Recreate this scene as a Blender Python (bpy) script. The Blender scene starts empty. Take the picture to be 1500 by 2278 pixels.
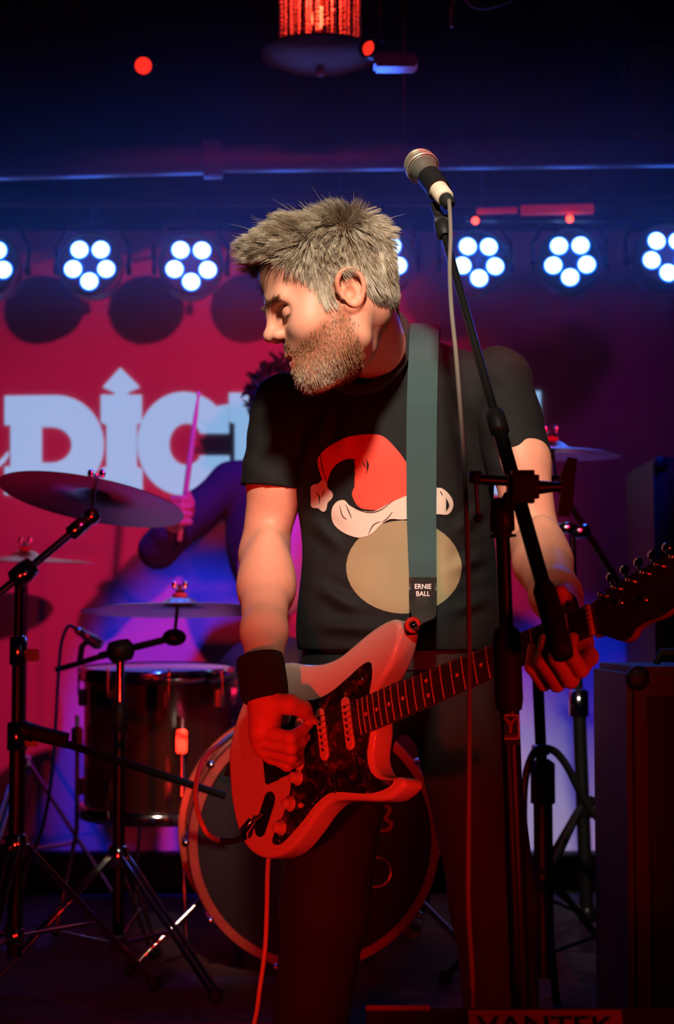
import bpy, bmesh, math, random
import numpy as np
from mathutils import Vector, Matrix
from mathutils.bvhtree import BVHTree

random.seed(7)
RNG = np.random.default_rng(7)
SC = bpy.context.scene
COL = SC.collection

# ------------------------------------------------------------------ camera, exposure, world, lights
FPX = 3800.0                      # focal length in pixels of the 1500x2278 frame
PITCH = math.atan(261 / FPX)      # camera looks slightly up
ZC = 0.97
cam_d = bpy.data.cameras.new('camera'); cam = bpy.data.objects.new('camera', cam_d); COL.objects.link(cam)
cam_d.sensor_fit = 'VERTICAL'; cam_d.sensor_height = 36.0; cam_d.sensor_width = 36.0
cam_d.lens = FPX / 2278 * 36
cam.location = (0, 0, ZC); cam.rotation_euler = (math.pi / 2 + PITCH, 0, 0)
cam_d.clip_start = 0.05
cam_d.dof.use_dof = True; cam_d.dof.focus_distance = 2.68; cam_d.dof.aperture_fstop = 4.5
SC.camera = cam
SC.view_settings.view_transform = 'Standard'; SC.view_settings.look = 'None'
SC.view_settings.exposure = 0.0; SC.view_settings.gamma = 1.0; SC.view_settings.use_curve_mapping = False

cy = SC.cycles; cy.max_bounces = 5; cy.diffuse_bounces = 2; cy.glossy_bounces = 3; cy.transmission_bounces = 2; cy.volume_bounces = 0; cy.volume_step_rate = 3.0; cy.volume_max_steps = 48

w = bpy.data.worlds.new('club_dark'); SC.world = w; w.use_nodes = True
w.node_tree.nodes['Background'].inputs[0].default_value = (0.1, 0.12, 0.3, 1)
w.node_tree.nodes['Background'].inputs[1].default_value = 0.004

def spot(name, loc, target, color, power, angle, blend=0.5, radius=0.05):
    d = bpy.data.lights.new(name, 'SPOT'); d.color = color; d.energy = power
    d.spot_size = math.radians(angle); d.spot_blend = blend; d.shadow_soft_size = radius
    o = bpy.data.objects.new(name, d); COL.objects.link(o); o.location = loc
    o.rotation_euler = (Vector(target) - Vector(loc)).to_track_quat('-Z', 'Y').to_euler()
    return o

# front of house: warm white key on the singer, red wash near the camera, blue wash from the rig
spot('front_key_light', (-0.02, 0.2, 2.86), (0.09, 2.85, 1.39), (1.0, 0.80, 0.62), 640, 17.6, 0.6, 0.12)
spot('red_wash_light', (0.8, 1.7, 2.28), (-0.48, 5.3, 1.08), (1.0, 0.01, 0.10), 330, 37, 0.6, 0.05)
spot('red_floor_light', (-0.62, 0.7, 0.60), (-0.12, 3.1, 0.72), (1.0, 0.012, 0.005), 125, 40, 0.9, 0.06)
spot('red_side_light', (0.95, 1.0, 0.80), (0.10, 2.8, 0.95), (1.0, 0.012, 0.005), 34, 55, 0.9, 0.06)
spot('blue_wash_light', (-0.15, 3.5, 2.95), (-0.46, 5.3, 0.66), (0.004, 0.03, 1.0), 330, 16.5, 0.35, 0.05)
spot('blue_side_light', (0.62, 3.5, 2.95), (0.76, 5.3, 0.50), (0.004, 0.03, 1.0), 260, 15, 0.4, 0.05)
spot('blue_kit_fill', (-0.3, 3.2, 3.1), (-0.42, 4.15, 1.0), (0.03, 0.10, 1.0), 130, 26, 0.7, 0.05)  # added blue fill to brighten the cymbals and drums
spot('violet_back_light', (1.5, 3.9, 2.6), (0.62, 5.3, 1.55), (0.40, 0.01, 0.40), 11, 40, 1.0, 0.08)

# ------------------------------------------------------------------ pixel helpers
_fw = np.array([0, math.cos(PITCH), math.sin(PITCH)]); _up = np.array([0, -math.sin(PITCH), math.cos(PITCH)])
_C = np.array([0, 0, ZC])
def ray(px, py): return np.array([(px - 750) / FPX, 0, 0]) + (1139 - py) / FPX * _up + _fw
def P(px, py, Y):
    r = ray(px, py); return _C + r * (Y / r[1])
def nrm(v):
    v = np.asarray(v, float); return v / np.linalg.norm(v)

# ------------------------------------------------------------------ mesh helpers
class MB:
    def __init__(s): s.v = []; s.f = []; s.sm = []
    def add(s, vs, fs, smooth=True):
        o = len(s.v); s.v.extend([tuple(map(float, q)) for q in vs])
        s.f.extend([tuple(i + o for i in f) for f in fs]); s.sm.extend([smooth] * len(fs)); return s
    def box(s, lo, hi, M=None, bev=0.0):
        lo = np.array(lo, float); hi = np.array(hi, float)
        if bev > 0:
            bm = bmesh.new(); bmesh.ops.create_cube(bm, size=1.0)
            for v in bm.verts:
                v.co = Vector([(lo[i] + hi[i]) / 2 + v.co[i] * (hi[i] - lo[i]) for i in range(3)])
            bmesh.ops.bevel(bm, geom=bm.edges[:], offset=bev, segments=2, affect='EDGES')
            bm.verts.index_update()
            vs = [np.array(v.co) for v in bm.verts]; fs = [[v.index for v in f.verts] for f in bm.faces]; bm.free()
        else:
            vs = [np.array([(lo, hi)[i][0], (lo, hi)[j][1], (lo, hi)[k][2]]) for i in (0, 1) for j in (0, 1) for k in (0, 1)]
            fs = [(0, 1, 3, 2), (4, 6, 7, 5), (0, 4, 5, 1), (2, 3, 7, 6), (0, 2, 6, 4), (1, 5, 7, 3)]
        if M is not None: vs = [M(q) for q in vs]
        return s.add(vs, fs, False)
    def tube(s, pts, r, n=12, cap=True, flat=None):
        pts = [np.asarray(p, float) for p in pts]; m = len(pts)
        rs = list(r) if hasattr(r, '__len__') else [r] * m
        T = [nrm(pts[min(i + 1, m - 1)] - pts[max(i - 1, 0)]) for i in range(m)]
        a = np.array([0, 0, 1.0]) if abs(T[0][2]) < .9 else np.array([1.0, 0, 0])
        u = nrm(np.cross(T[0], a)); vs = []; fs = []
        for i in range(m):
            u = nrm(u - T[i] * (u @ T[i])); v = np.cross(T[i], u)
            for k in range(n):
                t = 2 * math.pi * k / n
                vs.append(pts[i] + rs[i] * (math.cos(t) * u + math.sin(t) * v))
        for i in range(m - 1):
            for k in range(n):
                fs.append((i * n + k, i * n + (k + 1) % n, (i + 1) * n + (k + 1) % n, (i + 1) * n + k))
        s.add(vs, fs, True)
        if cap:
            s.add(vs[:n], [tuple(range(n))[::-1]], False); s.add(vs[-n:], [tuple(range(n))], False)
        return s
    def lathe(s, prof, origin, axis, n=32, smooth=True, breaks=()):
        """prof: list of (r, h) along the axis"""
        ax = nrm(axis); a = np.array([0, 0, 1.0]) if abs(ax[2]) < .9 else np.array([1.0, 0, 0])
        u = nrm(np.cross(ax, a)); v = np.cross(ax, u); o = np.asarray(origin, float)
        for j in range(len(prof) - 1):
            vs = []
            for (r, h) in prof[j:j + 2]:
                for k in range(n):
                    t = 2 * math.pi * k / n
                    vs.append(o + ax * h + r * (math.cos(t) * u + math.sin(t) * v))
            fs = [(k, (k + 1) % n, n + (k + 1) % n, n + k) for k in range(n)]
            if smooth and j > 0 and j not in breaks:
                base = len(s.v) - n                      # share the ring
                s.v.extend([tuple(q) for q in vs[n:]])
                s.f.extend([tuple(i + base for i in f) for f in fs]); s.sm.extend([True] * n)
            else:
                s.add(vs, fs, True)
        return s
    def sphere(s, c, r, nu=16, nv=10, sc=(1, 1, 1), M=None):
        vs = []; fs = []
        for i in range(nv + 1):
            th = math.pi * i / nv
            for k in range(nu):
                t = 2 * math.pi * k / nu
                q = np.array([math.sin(th) * math.cos(t) * sc[0], math.sin(th) * math.sin(t) * sc[1], math.cos(th) * sc[2]]) * r
                vs.append(np.asarray(c) + (M @ q if M is not None else q))
        for i in range(nv):
            for k in range(nu):
                fs.append((i * nu + k, (i + 1) * nu + k, (i + 1) * nu + (k + 1) % nu, i * nu + (k + 1) % nu))
        return s.add(vs, fs, True)
    def torus(s, c, axis, R, r, n=40, m=10):
        ax = nrm(axis); a = np.array([0, 0, 1.0]) if abs(ax[2]) < .9 else np.array([1.0, 0, 0])
        u = nrm(np.cross(ax, a)); v = np.cross(ax, u); vs = []; fs = []
        for i in range(n):
            t = 2 * math.pi * i / n; d = math.cos(t) * u + math.sin(t) * v
            for k in range(m):
                q = 2 * math.pi * k / m
                vs.append(np.asarray(c) + d * (R + r * math.cos(q)) + ax * r * math.sin(q))
        for i in range(n):
            for k in range(m):
                fs.append((i * m + k, i * m + (k + 1) % m, ((i + 1) % n) * m + (k + 1) % m, ((i + 1) % n) * m + k))
        return s.add(vs, fs, True)
    def build(s, name, mat, parent=None):
        me = bpy.data.meshes.new(name); me.from_pydata(s.v, [], s.f); me.update()
        me.polygons.foreach_set('use_smooth', s.sm)
        bm = bmesh.new(); bm.from_mesh(me); bmesh.ops.recalc_face_normals(bm, faces=bm.faces); bm.to_mesh(me); bm.free()
        if mat is not None: me.materials.append(mat)
        o = bpy.data.objects.new(name, me); COL.objects.link(o)
        if parent is not None: attach(o, parent)
        return o

def attach(o, parent):
    o.parent = parent
    o.matrix_parent_inverse = world_of(parent).inverted()
def world_of(o):
    m = Matrix.LocRotScale(o.location, o.rotation_euler, o.scale)
    return m if o.parent is None else world_of(o.parent) @ o.matrix_parent_inverse @ m
def tag(o, label=None, cat=None, group=None, kind=None):
    if label: o['label'] = label
    if cat: o['category'] = cat
    if group: o['group'] = group
    if kind: o['kind'] = kind
    return o
def thing(name, loc, label, cat, group=None):
    o = bpy.data.objects.new(name, None); COL.objects.link(o); o.location = Vector([float(c) for c in loc])
    o.empty_display_size = 0.05
    return tag(o, label, cat, group)
def mesh_obj(name, V, Fc, mat, parent=None, smooth=True):
    me = bpy.data.meshes.new(name); me.from_pydata(np.asarray(V).tolist(), [], Fc.tolist() if hasattr(Fc, 'tolist') else [list(f) for f in Fc]); me.update()
    me.polygons.foreach_set('use_smooth', [smooth] * len(me.polygons))
    if mat is not None: me.materials.append(mat)
    o = bpy.data.objects.new(name, me); COL.objects.link(o)
    if parent is not None: attach(o, parent)
    return o
def spline(pts, n=8, closed=False):
    pts = [np.asarray(p, float) for p in pts]; m = len(pts); out = []
    for i in range(m if closed else m - 1):
        if closed: a, b, c, d = (pts[(i + k - 1) % m] for k in range(4))
        else: a, b, c, d = pts[max(i - 1, 0)], pts[i], pts[i + 1], pts[min(i + 2, m - 1)]
        for k in range(n):
            t = k / n
            out.append(.5 * ((2 * b) + (c - a) * t + (2 * a - 5 * b + 4 * c - d) * t * t + (3 * b - a - 3 * c + d) * t ** 3))
    if not closed: out.append(pts[-1])
    return out
def flat_shape(loops, depth):
    """loops of 2D points (even-odd filled) -> verts, faces of a slab from z=0 to z=depth"""
    cu = bpy.data.curves.new('shape', 'CURVE'); cu.dimensions = '2D'; cu.fill_mode = 'BOTH'; cu.extrude = depth / 2
    for lp in loops:
        sp = cu.splines.new('POLY'); sp.points.add(len(lp) - 1); sp.use_cyclic_u = True
        for q, p in zip(sp.points, lp): q.co = (float(p[0]), float(p[1]), 0, 1)
    return curve_mesh(cu, depth)
def curve_mesh(cu, depth):
    ob = bpy.data.objects.new('shape', cu); COL.objects.link(ob)
    dg = bpy.context.evaluated_depsgraph_get(); dg.update()
    me = bpy.data.meshes.new_from_object(ob.evaluated_get(dg))
    V = np.array([v.co for v in me.vertices]) + np.array([0, 0, depth / 2]); Fc = [list(p.vertices) for p in me.polygons]
    bpy.data.objects.remove(ob); bpy.data.curves.remove(cu); bpy.data.meshes.remove(me)
    return V, Fc
def text_shape(txt, height, depth):
    cu = bpy.data.curves.new('writing', 'FONT'); cu.body = txt; cu.size = height / .73; cu.extrude = depth / 2
    cu.align_x = 'CENTER'; cu.offset = height * .02; cu.resolution_u = 4
    return curve_mesh(cu, depth)

# ------------------------------------------------------------------ materials
def mat(name, col, rough=.5, metal=0., spec=.5, var=.12, vscale=25., bump=0., bscale=200., emit=None, estr=0., coat=0., sss=0., aniso=(1, 1, 1), sheen=0.):
    m = bpy.data.materials.new(name); m.use_nodes = True; nt = m.node_tree; b = nt.nodes['Principled BSDF']
    tc = nt.nodes.new('ShaderNodeTexCoord'); mp = nt.nodes.new('ShaderNodeMapping'); mp.inputs['Scale'].default_value = aniso
    nt.links.new(tc.outputs['Object'], mp.inputs['Vector'])
    nz = nt.nodes.new('ShaderNodeTexNoise'); nz.inputs['Scale'].default_value = vscale; nz.inputs['Detail'].default_value = 3
    nt.links.new(mp.outputs[0], nz.inputs['Vector'])
    mx = nt.nodes.new('ShaderNodeMix'); mx.data_type = 'RGBA'
    c = np.array(col[:3], float)
    mx.inputs[6].default_value = (*(c * (1 - var)), 1); mx.inputs[7].default_value = (*np.minimum(c * (1 + var), 1), 1)
    nt.links.new(nz.outputs['Fac'], mx.inputs[0]); nt.links.new(mx.outputs[2], b.inputs['Base Color'])
    b.inputs['Roughness'].default_value = rough; b.inputs['Metallic'].default_value = metal
    b.inputs['Specular IOR Level'].default_value = spec; b.inputs['Coat Weight'].default_value = coat; b.inputs['Coat Roughness'].default_value = .08
    if sheen: b.inputs['Sheen Weight'].default_value = sheen
    if sss:
        b.inputs['Subsurface Weight'].default_value = sss; b.inputs['Subsurface Radius'].default_value = (1, .35, .2); b.inputs['Subsurface Scale'].default_value = .006
    if bump:
        n2 = nt.nodes.new('ShaderNodeTexNoise'); n2.inputs['Scale'].default_value = bscale; n2.inputs['Detail'].default_value = 4
        nt.links.new(mp.outputs[0], n2.inputs['Vector'])
        bp = nt.nodes.new('ShaderNodeBump'); bp.inputs['Strength'].default_value = bump; bp.inputs['Distance'].default_value = .002
        nt.links.new(n2.outputs['Fac'], bp.inputs['Height']); nt.links.new(bp.outputs[0], b.inputs['Normal'])
    if emit is not None:
        b.inputs['Emission Color'].default_value = (*emit, 1); b.inputs['Emission Strength'].default_value = estr
    m['b'] = 1
    return m
def bsdf(m): return m.node_tree.nodes['Principled BSDF']
M = {}
M['black_metal'] = mat('black_metal', (.006, .006, .0065), .36, .0, .22)
M['black_plastic'] = mat('black_plastic', (.01, .01, .011), .5, spec=.2)
M['black_rubber'] = mat('black_rubber', (.012, .012, .012), .7, spec=.2)
M['chrome'] = mat('chrome', (.75, .75, .77), .12, 1.0)
M['dull_chrome'] = mat('dull_chrome', (.5, .5, .52), .25, 1.0)
M['cymbal'] = mat('cymbal_bronze', (.55, .50, .40), .34, 1.0, var=.1, vscale=8, bump=.15, bscale=60)
M['black_wall'] = mat('black_wall_paint', (.012, .012, .014), .8, bump=.2, bscale=40)
M['stage_floor'] = mat('stage_floor_paint', (.018, .016, .017), .5, bump=.4, bscale=18)
M['riser'] = mat('riser_carpet', (.02, .016, .016), .85, bump=.6, bscale=300)
M['rug'] = mat('woven_rug', (.10, .03, .028), .9, var=.7, vscale=22, bump=.7, bscale=250)
M['screen'] = mat('projection_screen', (.62, .60, .62), .8, spec=.2, var=.03, vscale=6)
M['letter'] = mat('glowing_letter', (.20, .24, .30), .8, spec=.1, var=.03, emit=(.27, .48, .80), estr=.9)  # emission stands in for projector light on the letters
M['led'] = mat('led_lens', (.6, .8, 1.0), .3, var=0, emit=(.34, .68, 1.0), estr=5)
M['led_spill'] = mat('led_spill_glow', (.02, .1, .5), .3, var=0, emit=(.0, .16, 1.0), estr=1.3)  # blue light spill round the lenses, put in as a glowing ring
M['par_body'] = mat('par_body', (.015, .015, .018), .45)
M['red_led'] = mat('red_led', (.8, .05, .03), .3, var=0, emit=(1.0, .05, .02), estr=5)
M['red_lens'] = mat('red_spot_lens', (.8, .05, .03), .3, var=.1, emit=(1.0, .025, .01), estr=1.2)
M['red_glow_bar'] = mat('red_glow_bar', (.5, .05, .03), .4, var=.3, vscale=9, emit=(.8, .02, .01), estr=.22)  # faint emission stands in for red light falling on the bar
M['crystal'] = mat('crystal_bead', (.9, .75, .7), .08, var=.1, spec=.9, coat=.6)
M['brass'] = mat('aged_brass', (.16, .07, .03), .6, .6)
M['wood_box'] = mat('stained_wood', (.10, .035, .015), .5, var=.5, vscale=12, aniso=(1, 1, .12), bump=.15, bscale=30)
M['cab'] = mat('black_cabinet_vinyl', (.009, .009, .01), .6, bump=.4, bscale=350)
M['skin'] = None
M['hair'] = None
M['shirt'] = mat('black_cotton', (.0085, .0100, .0108), .8, spec=.22, var=.25, vscale=30, bump=.7, bscale=16)
M['jeans'] = mat('black_denim', (.012, .010, .010), .85, var=.3, vscale=40, bump=.5, bscale=500)
M['terry'] = mat('black_terry', (.008, .008, .008), .95, bump=1.0, bscale=420)
M['strap'] = None
M['leather'] = mat('black_leather', (.012, .012, .012), .45, bump=.4, bscale=300)
M['print_red'] = mat('print_red_ink', (.72, .055, .03), .7, var=.06, vscale=14)
M['print_white'] = mat('print_white_ink', (.62, .55, .47), .75, var=.06, vscale=18)
M['print_khaki'] = mat('print_khaki_ink', (.27, .235, .13), .75, var=.15, vscale=14)
M['white_print'] = mat('white_print', (.8, .8, .78), .7, var=.02)
M['gtr_white'] = mat('olympic_white_lacquer', (.78, .70, .60), .16, spec=.5, var=.03, vscale=6, coat=.6)
M['pickguard'] = None
M['cream'] = mat('aged_cream_plastic', (.75, .62, .45), .35, var=.05)
M['rosewood'] = mat('rosewood', (.035, .016, .010), .45, var=.5, vscale=30, aniso=(.15, 1, 1), bump=.2, bscale=120)
M['maple'] = mat('tinted_maple', (.30, .14, .045), .3, var=.25, vscale=20, aniso=(.15, 1, 1), coat=.4)
M['dot'] = mat('pearl_dot', (.75, .7, .6), .3)
M['fret_wire'] = mat('nickel_fret', (.85, .82, .76), .35, .35)
M['steel'] = mat('steel_string', (.55, .53, .5), .25, 1.0)
M['cable'] = mat('pale_cable', (.62, .52, .42), .45)
M['black_cable'] = mat('black_cable', (.014, .014, .014), .5)
M['mic_grille'] = None
M['mic_body'] = mat('dark_mic_enamel', (.10, .105, .085), .4, metal=.3)
M['mic_ring'] = mat('pale_mic_collar', (.62, .56, .44), .4)
M['drum_wood'] = mat('dark_drum_lacquer', (.035, .009, .006), .25, var=.35, vscale=18, aniso=(1, 1, .1), coat=.5)
M['drum_head'] = mat('coated_drum_head', (.75, .75, .76), .6)
M['black_head'] = mat('black_drum_head', (.006, .006, .007), .5, spec=.2)
M['red_hoop'] = mat('lacquered_hoop', (.33, .05, .03), .25, var=.3, vscale=20, coat=.5)
M['label_red'] = mat('dark_red_label', (.25, .02, .015), .6)
M['jacket'] = mat('dark_cotton_jacket', (.02, .022, .035), .85, bump=.3, bscale=60)
M['stick'] = mat('hickory_stick', (.65, .5, .33), .5)
M['towel'] = mat('pale_shirt', (.55, .55, .58), .85, bump=.3, bscale=60)

def special_materials():
    # skin, tinted by a per-vertex colour attribute (lips, stubble shadow, lash line)
    m = mat('skin', (.66, .315, .215), .5, spec=.35, var=.10, vscale=60, bump=.12, bscale=420, sss=.12); nt = m.node_tree; b = bsdf(m)
    at = nt.nodes.new('ShaderNodeAttribute'); at.attribute_name = 'tint'
    mul = nt.nodes.new('ShaderNodeMix'); mul.data_type = 'RGBA'; mul.blend_type = 'MULTIPLY'; mul.inputs[0].default_value = 1
    src = b.inputs['Base Color'].links[0].from_socket
    nt.links.new(src, mul.inputs[6]); nt.links.new(at.outputs['Color'], mul.inputs[7]); nt.links.new(mul.outputs[2], b.inputs['Base Color'])
    M['skin'] = m
    m = mat('hair_strands', (.5, .5, .5), .42, spec=.4, var=.05); nt = m.node_tree; b = bsdf(m)
    at = nt.nodes.new('ShaderNodeAttribute'); at.attribute_name = 'tint'
    nt.links.new(at.outputs['Color'], b.inputs['Base Color'])
    M['hair'] = m
    # woven strap
    m = mat('woven_strap', (.012, .05, .055), .75, var=.1); nt = m.node_tree; b = bsdf(m)
    tc = nt.nodes.new('ShaderNodeTexCoord'); ck = nt.nodes.new('ShaderNodeTexChecker'); ck.inputs['Scale'].default_value = 520
    ck.inputs['Color1'].default_value = (.010, .040, .045, 1); ck.inputs['Color2'].default_value = (.026, .088, .092, 1)
    nt.links.new(tc.outputs['Object'], ck.inputs['Vector']); nt.links.new(ck.outputs['Color'], b.inputs['Base Color'])
    bp = nt.nodes.new('ShaderNodeBump'); bp.inputs['Strength'].default_value = .4; bp.inputs['Distance'].default_value = .001
    nt.links.new(ck.outputs['Fac'], bp.inputs['Height']); nt.links.new(bp.outputs[0], b.inputs['Normal'])
    M['strap'] = m
    # tortoiseshell pickguard
    m = mat('tortoiseshell', (.02, .01, .008), .14, var=0, coat=.5); nt = m.node_tree; b = bsdf(m)
    tc = nt.nodes.new('ShaderNodeTexCoord'); nz = nt.nodes.new('ShaderNodeTexNoise'); nz.inputs['Scale'].default_value = 55; nz.inputs['Detail'].default_value = 5; nz.inputs['Distortion'].default_value = 1.2
    cr = nt.nodes.new('ShaderNodeValToRGB'); e = cr.color_ramp.elements
    e[0].position = .42; e[0].color = (.010, .006, .005, 1); e[1].position = .72; e[1].color = (.20, .045, .02, 1)
    k = e.new(.56); k.color = (.028, .011, .008, 1)
    nt.links.new(tc.outputs['Object'], nz.inputs['Vector']); nt.links.new(nz.outputs['Fac'], cr.inputs['Fac']); nt.links.new(cr.outputs[0], b.inputs['Base Color'])
    M['pickguard'] = m
    m = mat('steel_mesh_grille', (.62, .55, .42), .38, metal=.8, var=.05); M['mic_grille'] = m
special_materials()

# ------------------------------------------------------------------ implicit surfaces (for bodies and clothes)
class Vol:
    def __init__(s, lo, hi, h):
        s.lo = np.asarray(lo, float); s.h = h
        s.n = np.ceil((np.asarray(hi, float) - s.lo) / h).astype(int) + 1
        s.D = np.full(tuple(s.n), .08, np.float32)
    def block(s, lo, hi):
        a = np.clip(np.floor((np.asarray(lo) - s.lo) / s.h).astype(int), 0, s.n); b = np.clip(np.ceil((np.asarray(hi) - s.lo) / s.h).astype(int) + 1, 0, s.n)
        if (b <= a).any(): return None, None
        ax = [(s.lo[i] + s.h * np.arange(a[i], b[i])).astype(np.float32) for i in range(3)]
        X = np.stack(np.meshgrid(*ax, indexing='ij'), -1)
        return tuple(slice(a[i], b[i]) for i in range(3)), X
    def merge(s, sl, d, k, op):
        a = s.D[sl]
        if op == 'u':
            if k > 0: hh = np.maximum(k - np.abs(a - d), 0) / k; s.D[sl] = np.minimum(a, d) - hh * hh * k * .25
            else: s.D[sl] = np.minimum(a, d)
        else:
            d = -d
            if k > 0: hh = np.maximum(k - np.abs(a - d), 0) / k; s.D[sl] = np.maximum(a, d) + hh * hh * k * .25
            else: s.D[sl] = np.maximum(a, d)
    def cap(s, a, b, ra, rb=None, k=.01, op='u'):
        rb = ra if rb is None else rb; a = np.asarray(a, np.float32); b = np.asarray(b, np.float32); R = max(ra, rb) + k + .012
        sl, X = s.block(np.minimum(a, b) - R, np.maximum(a, b) + R)
        if sl is None: return s
        ba = b - a; L = max(float(ba @ ba), 1e-9); t = np.clip(((X - a) @ ba) / L, 0, 1)
        d = np.linalg.norm(X - (a + t[..., None] * ba), axis=-1) - (ra + t * (rb - ra))
        s.merge(sl, d, k, op); return s
    def chain(s, pts, rs, k=.01, op='u'):
        for i in range(len(pts) - 1): s.cap(pts[i], pts[i + 1], rs[i], rs[i + 1], k, op)
        return s
    def ell(s, c, r, rot=None, k=.01, op='u'):
        c = np.asarray(c, np.float32); r = np.asarray(r, np.float32); R = r.max() + k + .012
        sl, X = s.block(c - R, c + R)
        if sl is None: return s
        q = X - c
        if rot is not None: q = q @ np.asarray(rot, np.float32)      # columns of rot = local axes
        k0 = np.linalg.norm(q / r, axis=-1); k1 = np.linalg.norm(q / (r * r), axis=-1) + 1e-9
        s.merge(sl, k0 * (k0 - 1) / k1, k, op); return s
    def cut(s, point, normal):           # removes the side the normal points to
        ax = [(s.lo[i] + s.h * np.arange(s.n[i])).astype(np.float32) for i in range(3)]
        d = (ax[0][:, None, None] - point[0]) * normal[0] + (ax[1][None, :, None] - point[1]) * normal[1] + (ax[2][None, None, :] - point[2]) * normal[2]
        s.D = np.maximum(s.D, d.astype(np.float32)); return s
    def cut_near(s, point, normal, R):   # the same, only within R of the point
        sl, X = s.block(np.asarray(point) - R, np.asarray(point) + R)
        q = X - np.asarray(point, np.float32); d = q @ np.asarray(normal, np.float32)
        d = np.where(np.linalg.norm(q, axis=-1) < R, d, -1); s.D[sl] = np.maximum(s.D[sl], d); return s
    def mesh(s):
        D = s.D; D[0] = D[-1] = .08; D[:, 0] = D[:, -1] = .08; D[:, :, 0] = D[:, :, -1] = .08
        S = D < 0; n = np.array(D.shape) - 1
        c8 = [(i, j, k) for i in (0, 1) for j in (0, 1) for k in (0, 1)]
        sub = lambda A, o: A[o[0]:o[0] + n[0], o[1]:o[1] + n[1], o[2]:o[2] + n[2]]
        cnt = np.zeros(tuple(n), np.int8)
        for o in c8: cnt += sub(S, o)
        act = (cnt > 0) & (cnt < 8); I = np.argwhere(act); idx = np.full(tuple(n), -1, np.int64); idx[act] = np.arange(len(I))
        acc = np.zeros((len(I), 3)); num = np.zeros(len(I))
        val = {o: D[I[:, 0] + o[0], I[:, 1] + o[1], I[:, 2] + o[2]] for o in c8}
        for o in c8:
            for axs in range(3):
                if o[axs]: continue
                p = list(o); p[axs] = 1; p = tuple(p); a = val[o]; b = val[p]; cr = (a < 0) != (b < 0)
                t = np.where(cr, a / np.where(a == b, 1, a - b), 0)
                q = np.tile(np.array(o, float), (len(I), 1)); q[:, axs] += t
                acc += np.where(cr[:, None], q, 0); num += cr
        V = s.lo + s.h * (I + acc / num[:, None]); Q = []
        for axs in range(3):
            o1, o2 = [(1, 2), (2, 0), (0, 1)][axs]
            a = np.moveaxis(S, axs, 0)[:-1]; b = np.moveaxis(S, axs, 0)[1:]
            dif = np.moveaxis(a != b, 0, axs); E = np.argwhere(dif); E = E[(E[:, o1] > 0) & (E[:, o2] > 0) & (E[:, o1] < n[o1]) & (E[:, o2] < n[o2])]
            flip = S[E[:, 0], E[:, 1], E[:, 2]]
            def cell(d1, d2):
                c = E.copy(); c[:, o1] -= d1; c[:, o2] -= d2; return idx[c[:, 0], c[:, 1], c[:, 2]]
            q = np.stack([cell(1, 1), cell(0, 1), cell(0, 0), cell(1, 0)], 1)
            q[~flip] = q[~flip][:, ::-1]; Q.append(q)
        Q = np.concatenate(Q); Q = Q[(Q >= 0).all(1)]
        return V, Q
# ------------------------------------------------------------------ the room and the stage
YB = 5.3                                           # backdrop depth
RISER = 0.17
def struct(o): o['kind'] = 'structure'; return o
struct(MB().box((-4, -1.5, -.1), (4, 6.2, 0)).build('floor', M['stage_floor']))
struct(MB().box((-4, 5.6, 0), (4, 5.75, 3.3)).build('wall_back', M['black_wall']))
struct(MB().box((-3.2, -1.5, 0), (-3.05, 5.6, 3.3)).build('wall_left', M['black_wall']))
struct(MB().box((3.05, -1.5, 0), (3.2, 5.6, 3.3)).build('wall_right', M['black_wall']))
struct(MB().box((-4, -1.5, 3.3), (4, 6.2, 3.4)).build('ceiling', M['black_wall']))
rs = thing('drum_riser', (0, 4.35, 0), 'low black carpeted drum riser under the drum kit', 'stage riser')
MB().box((-1.9, 3.45, .0), (1.6, 5.25, RISER - .02), bev=.008).build('platform', M['black_plastic'], rs)
MB().box((-1.9, 3.45, RISER - .02), (1.6, 5.25, RISER), bev=.006).build('carpet_top', M['riser'], rs)
MB().box((-1.9, 3.435, RISER - .045), (1.6, 3.449, RISER - .004)).build('edge_strip', M['dull_chrome'], rs)
rug = MB().box((-1.35, 3.5, RISER + .0005), (.55, 4.6, RISER + .008), bev=.003).build('rug', M['rug'])
tag(rug, 'worn dark red woven rug spread under the bass drum', 'rug')

# projection screen with the glowing letters
scr = thing('projection_screen', (0, YB, .35), 'red-lit projection screen with large pale blue slab letters', 'screen')
zt = P(750, 512, YB)[2]
MB().box((-1.75, YB + .012, .28), (1.55, YB + .03, zt)).build('screen_fabric', M['screen'], scr)
MB().tube([(-1.8, YB + .02, zt + .02), (1.6, YB + .02, zt + .02)], .022).build('top_roller', M['black_metal'], scr)
MB().tube([(-1.75, YB + .02, .28), (1.55, YB + .02, .28)], .014).build('bottom_bar', M['black_metal'], scr)
def W(cx, cy):   # crop coordinates of the lettering -> screen plane (x, z)
    p = P(cx / 2.679, 780 + cy / 2.679, YB); return (p[0], p[2])
def arc(cx, cy, rx, ry, a0, a1, n=22):
    return [(cx + rx * math.cos(math.radians(a0 + (a1 - a0) * i / n)), cy - ry * math.sin(math.radians(a0 + (a1 - a0) * i / n))) for i in range(n + 1)]
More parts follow.
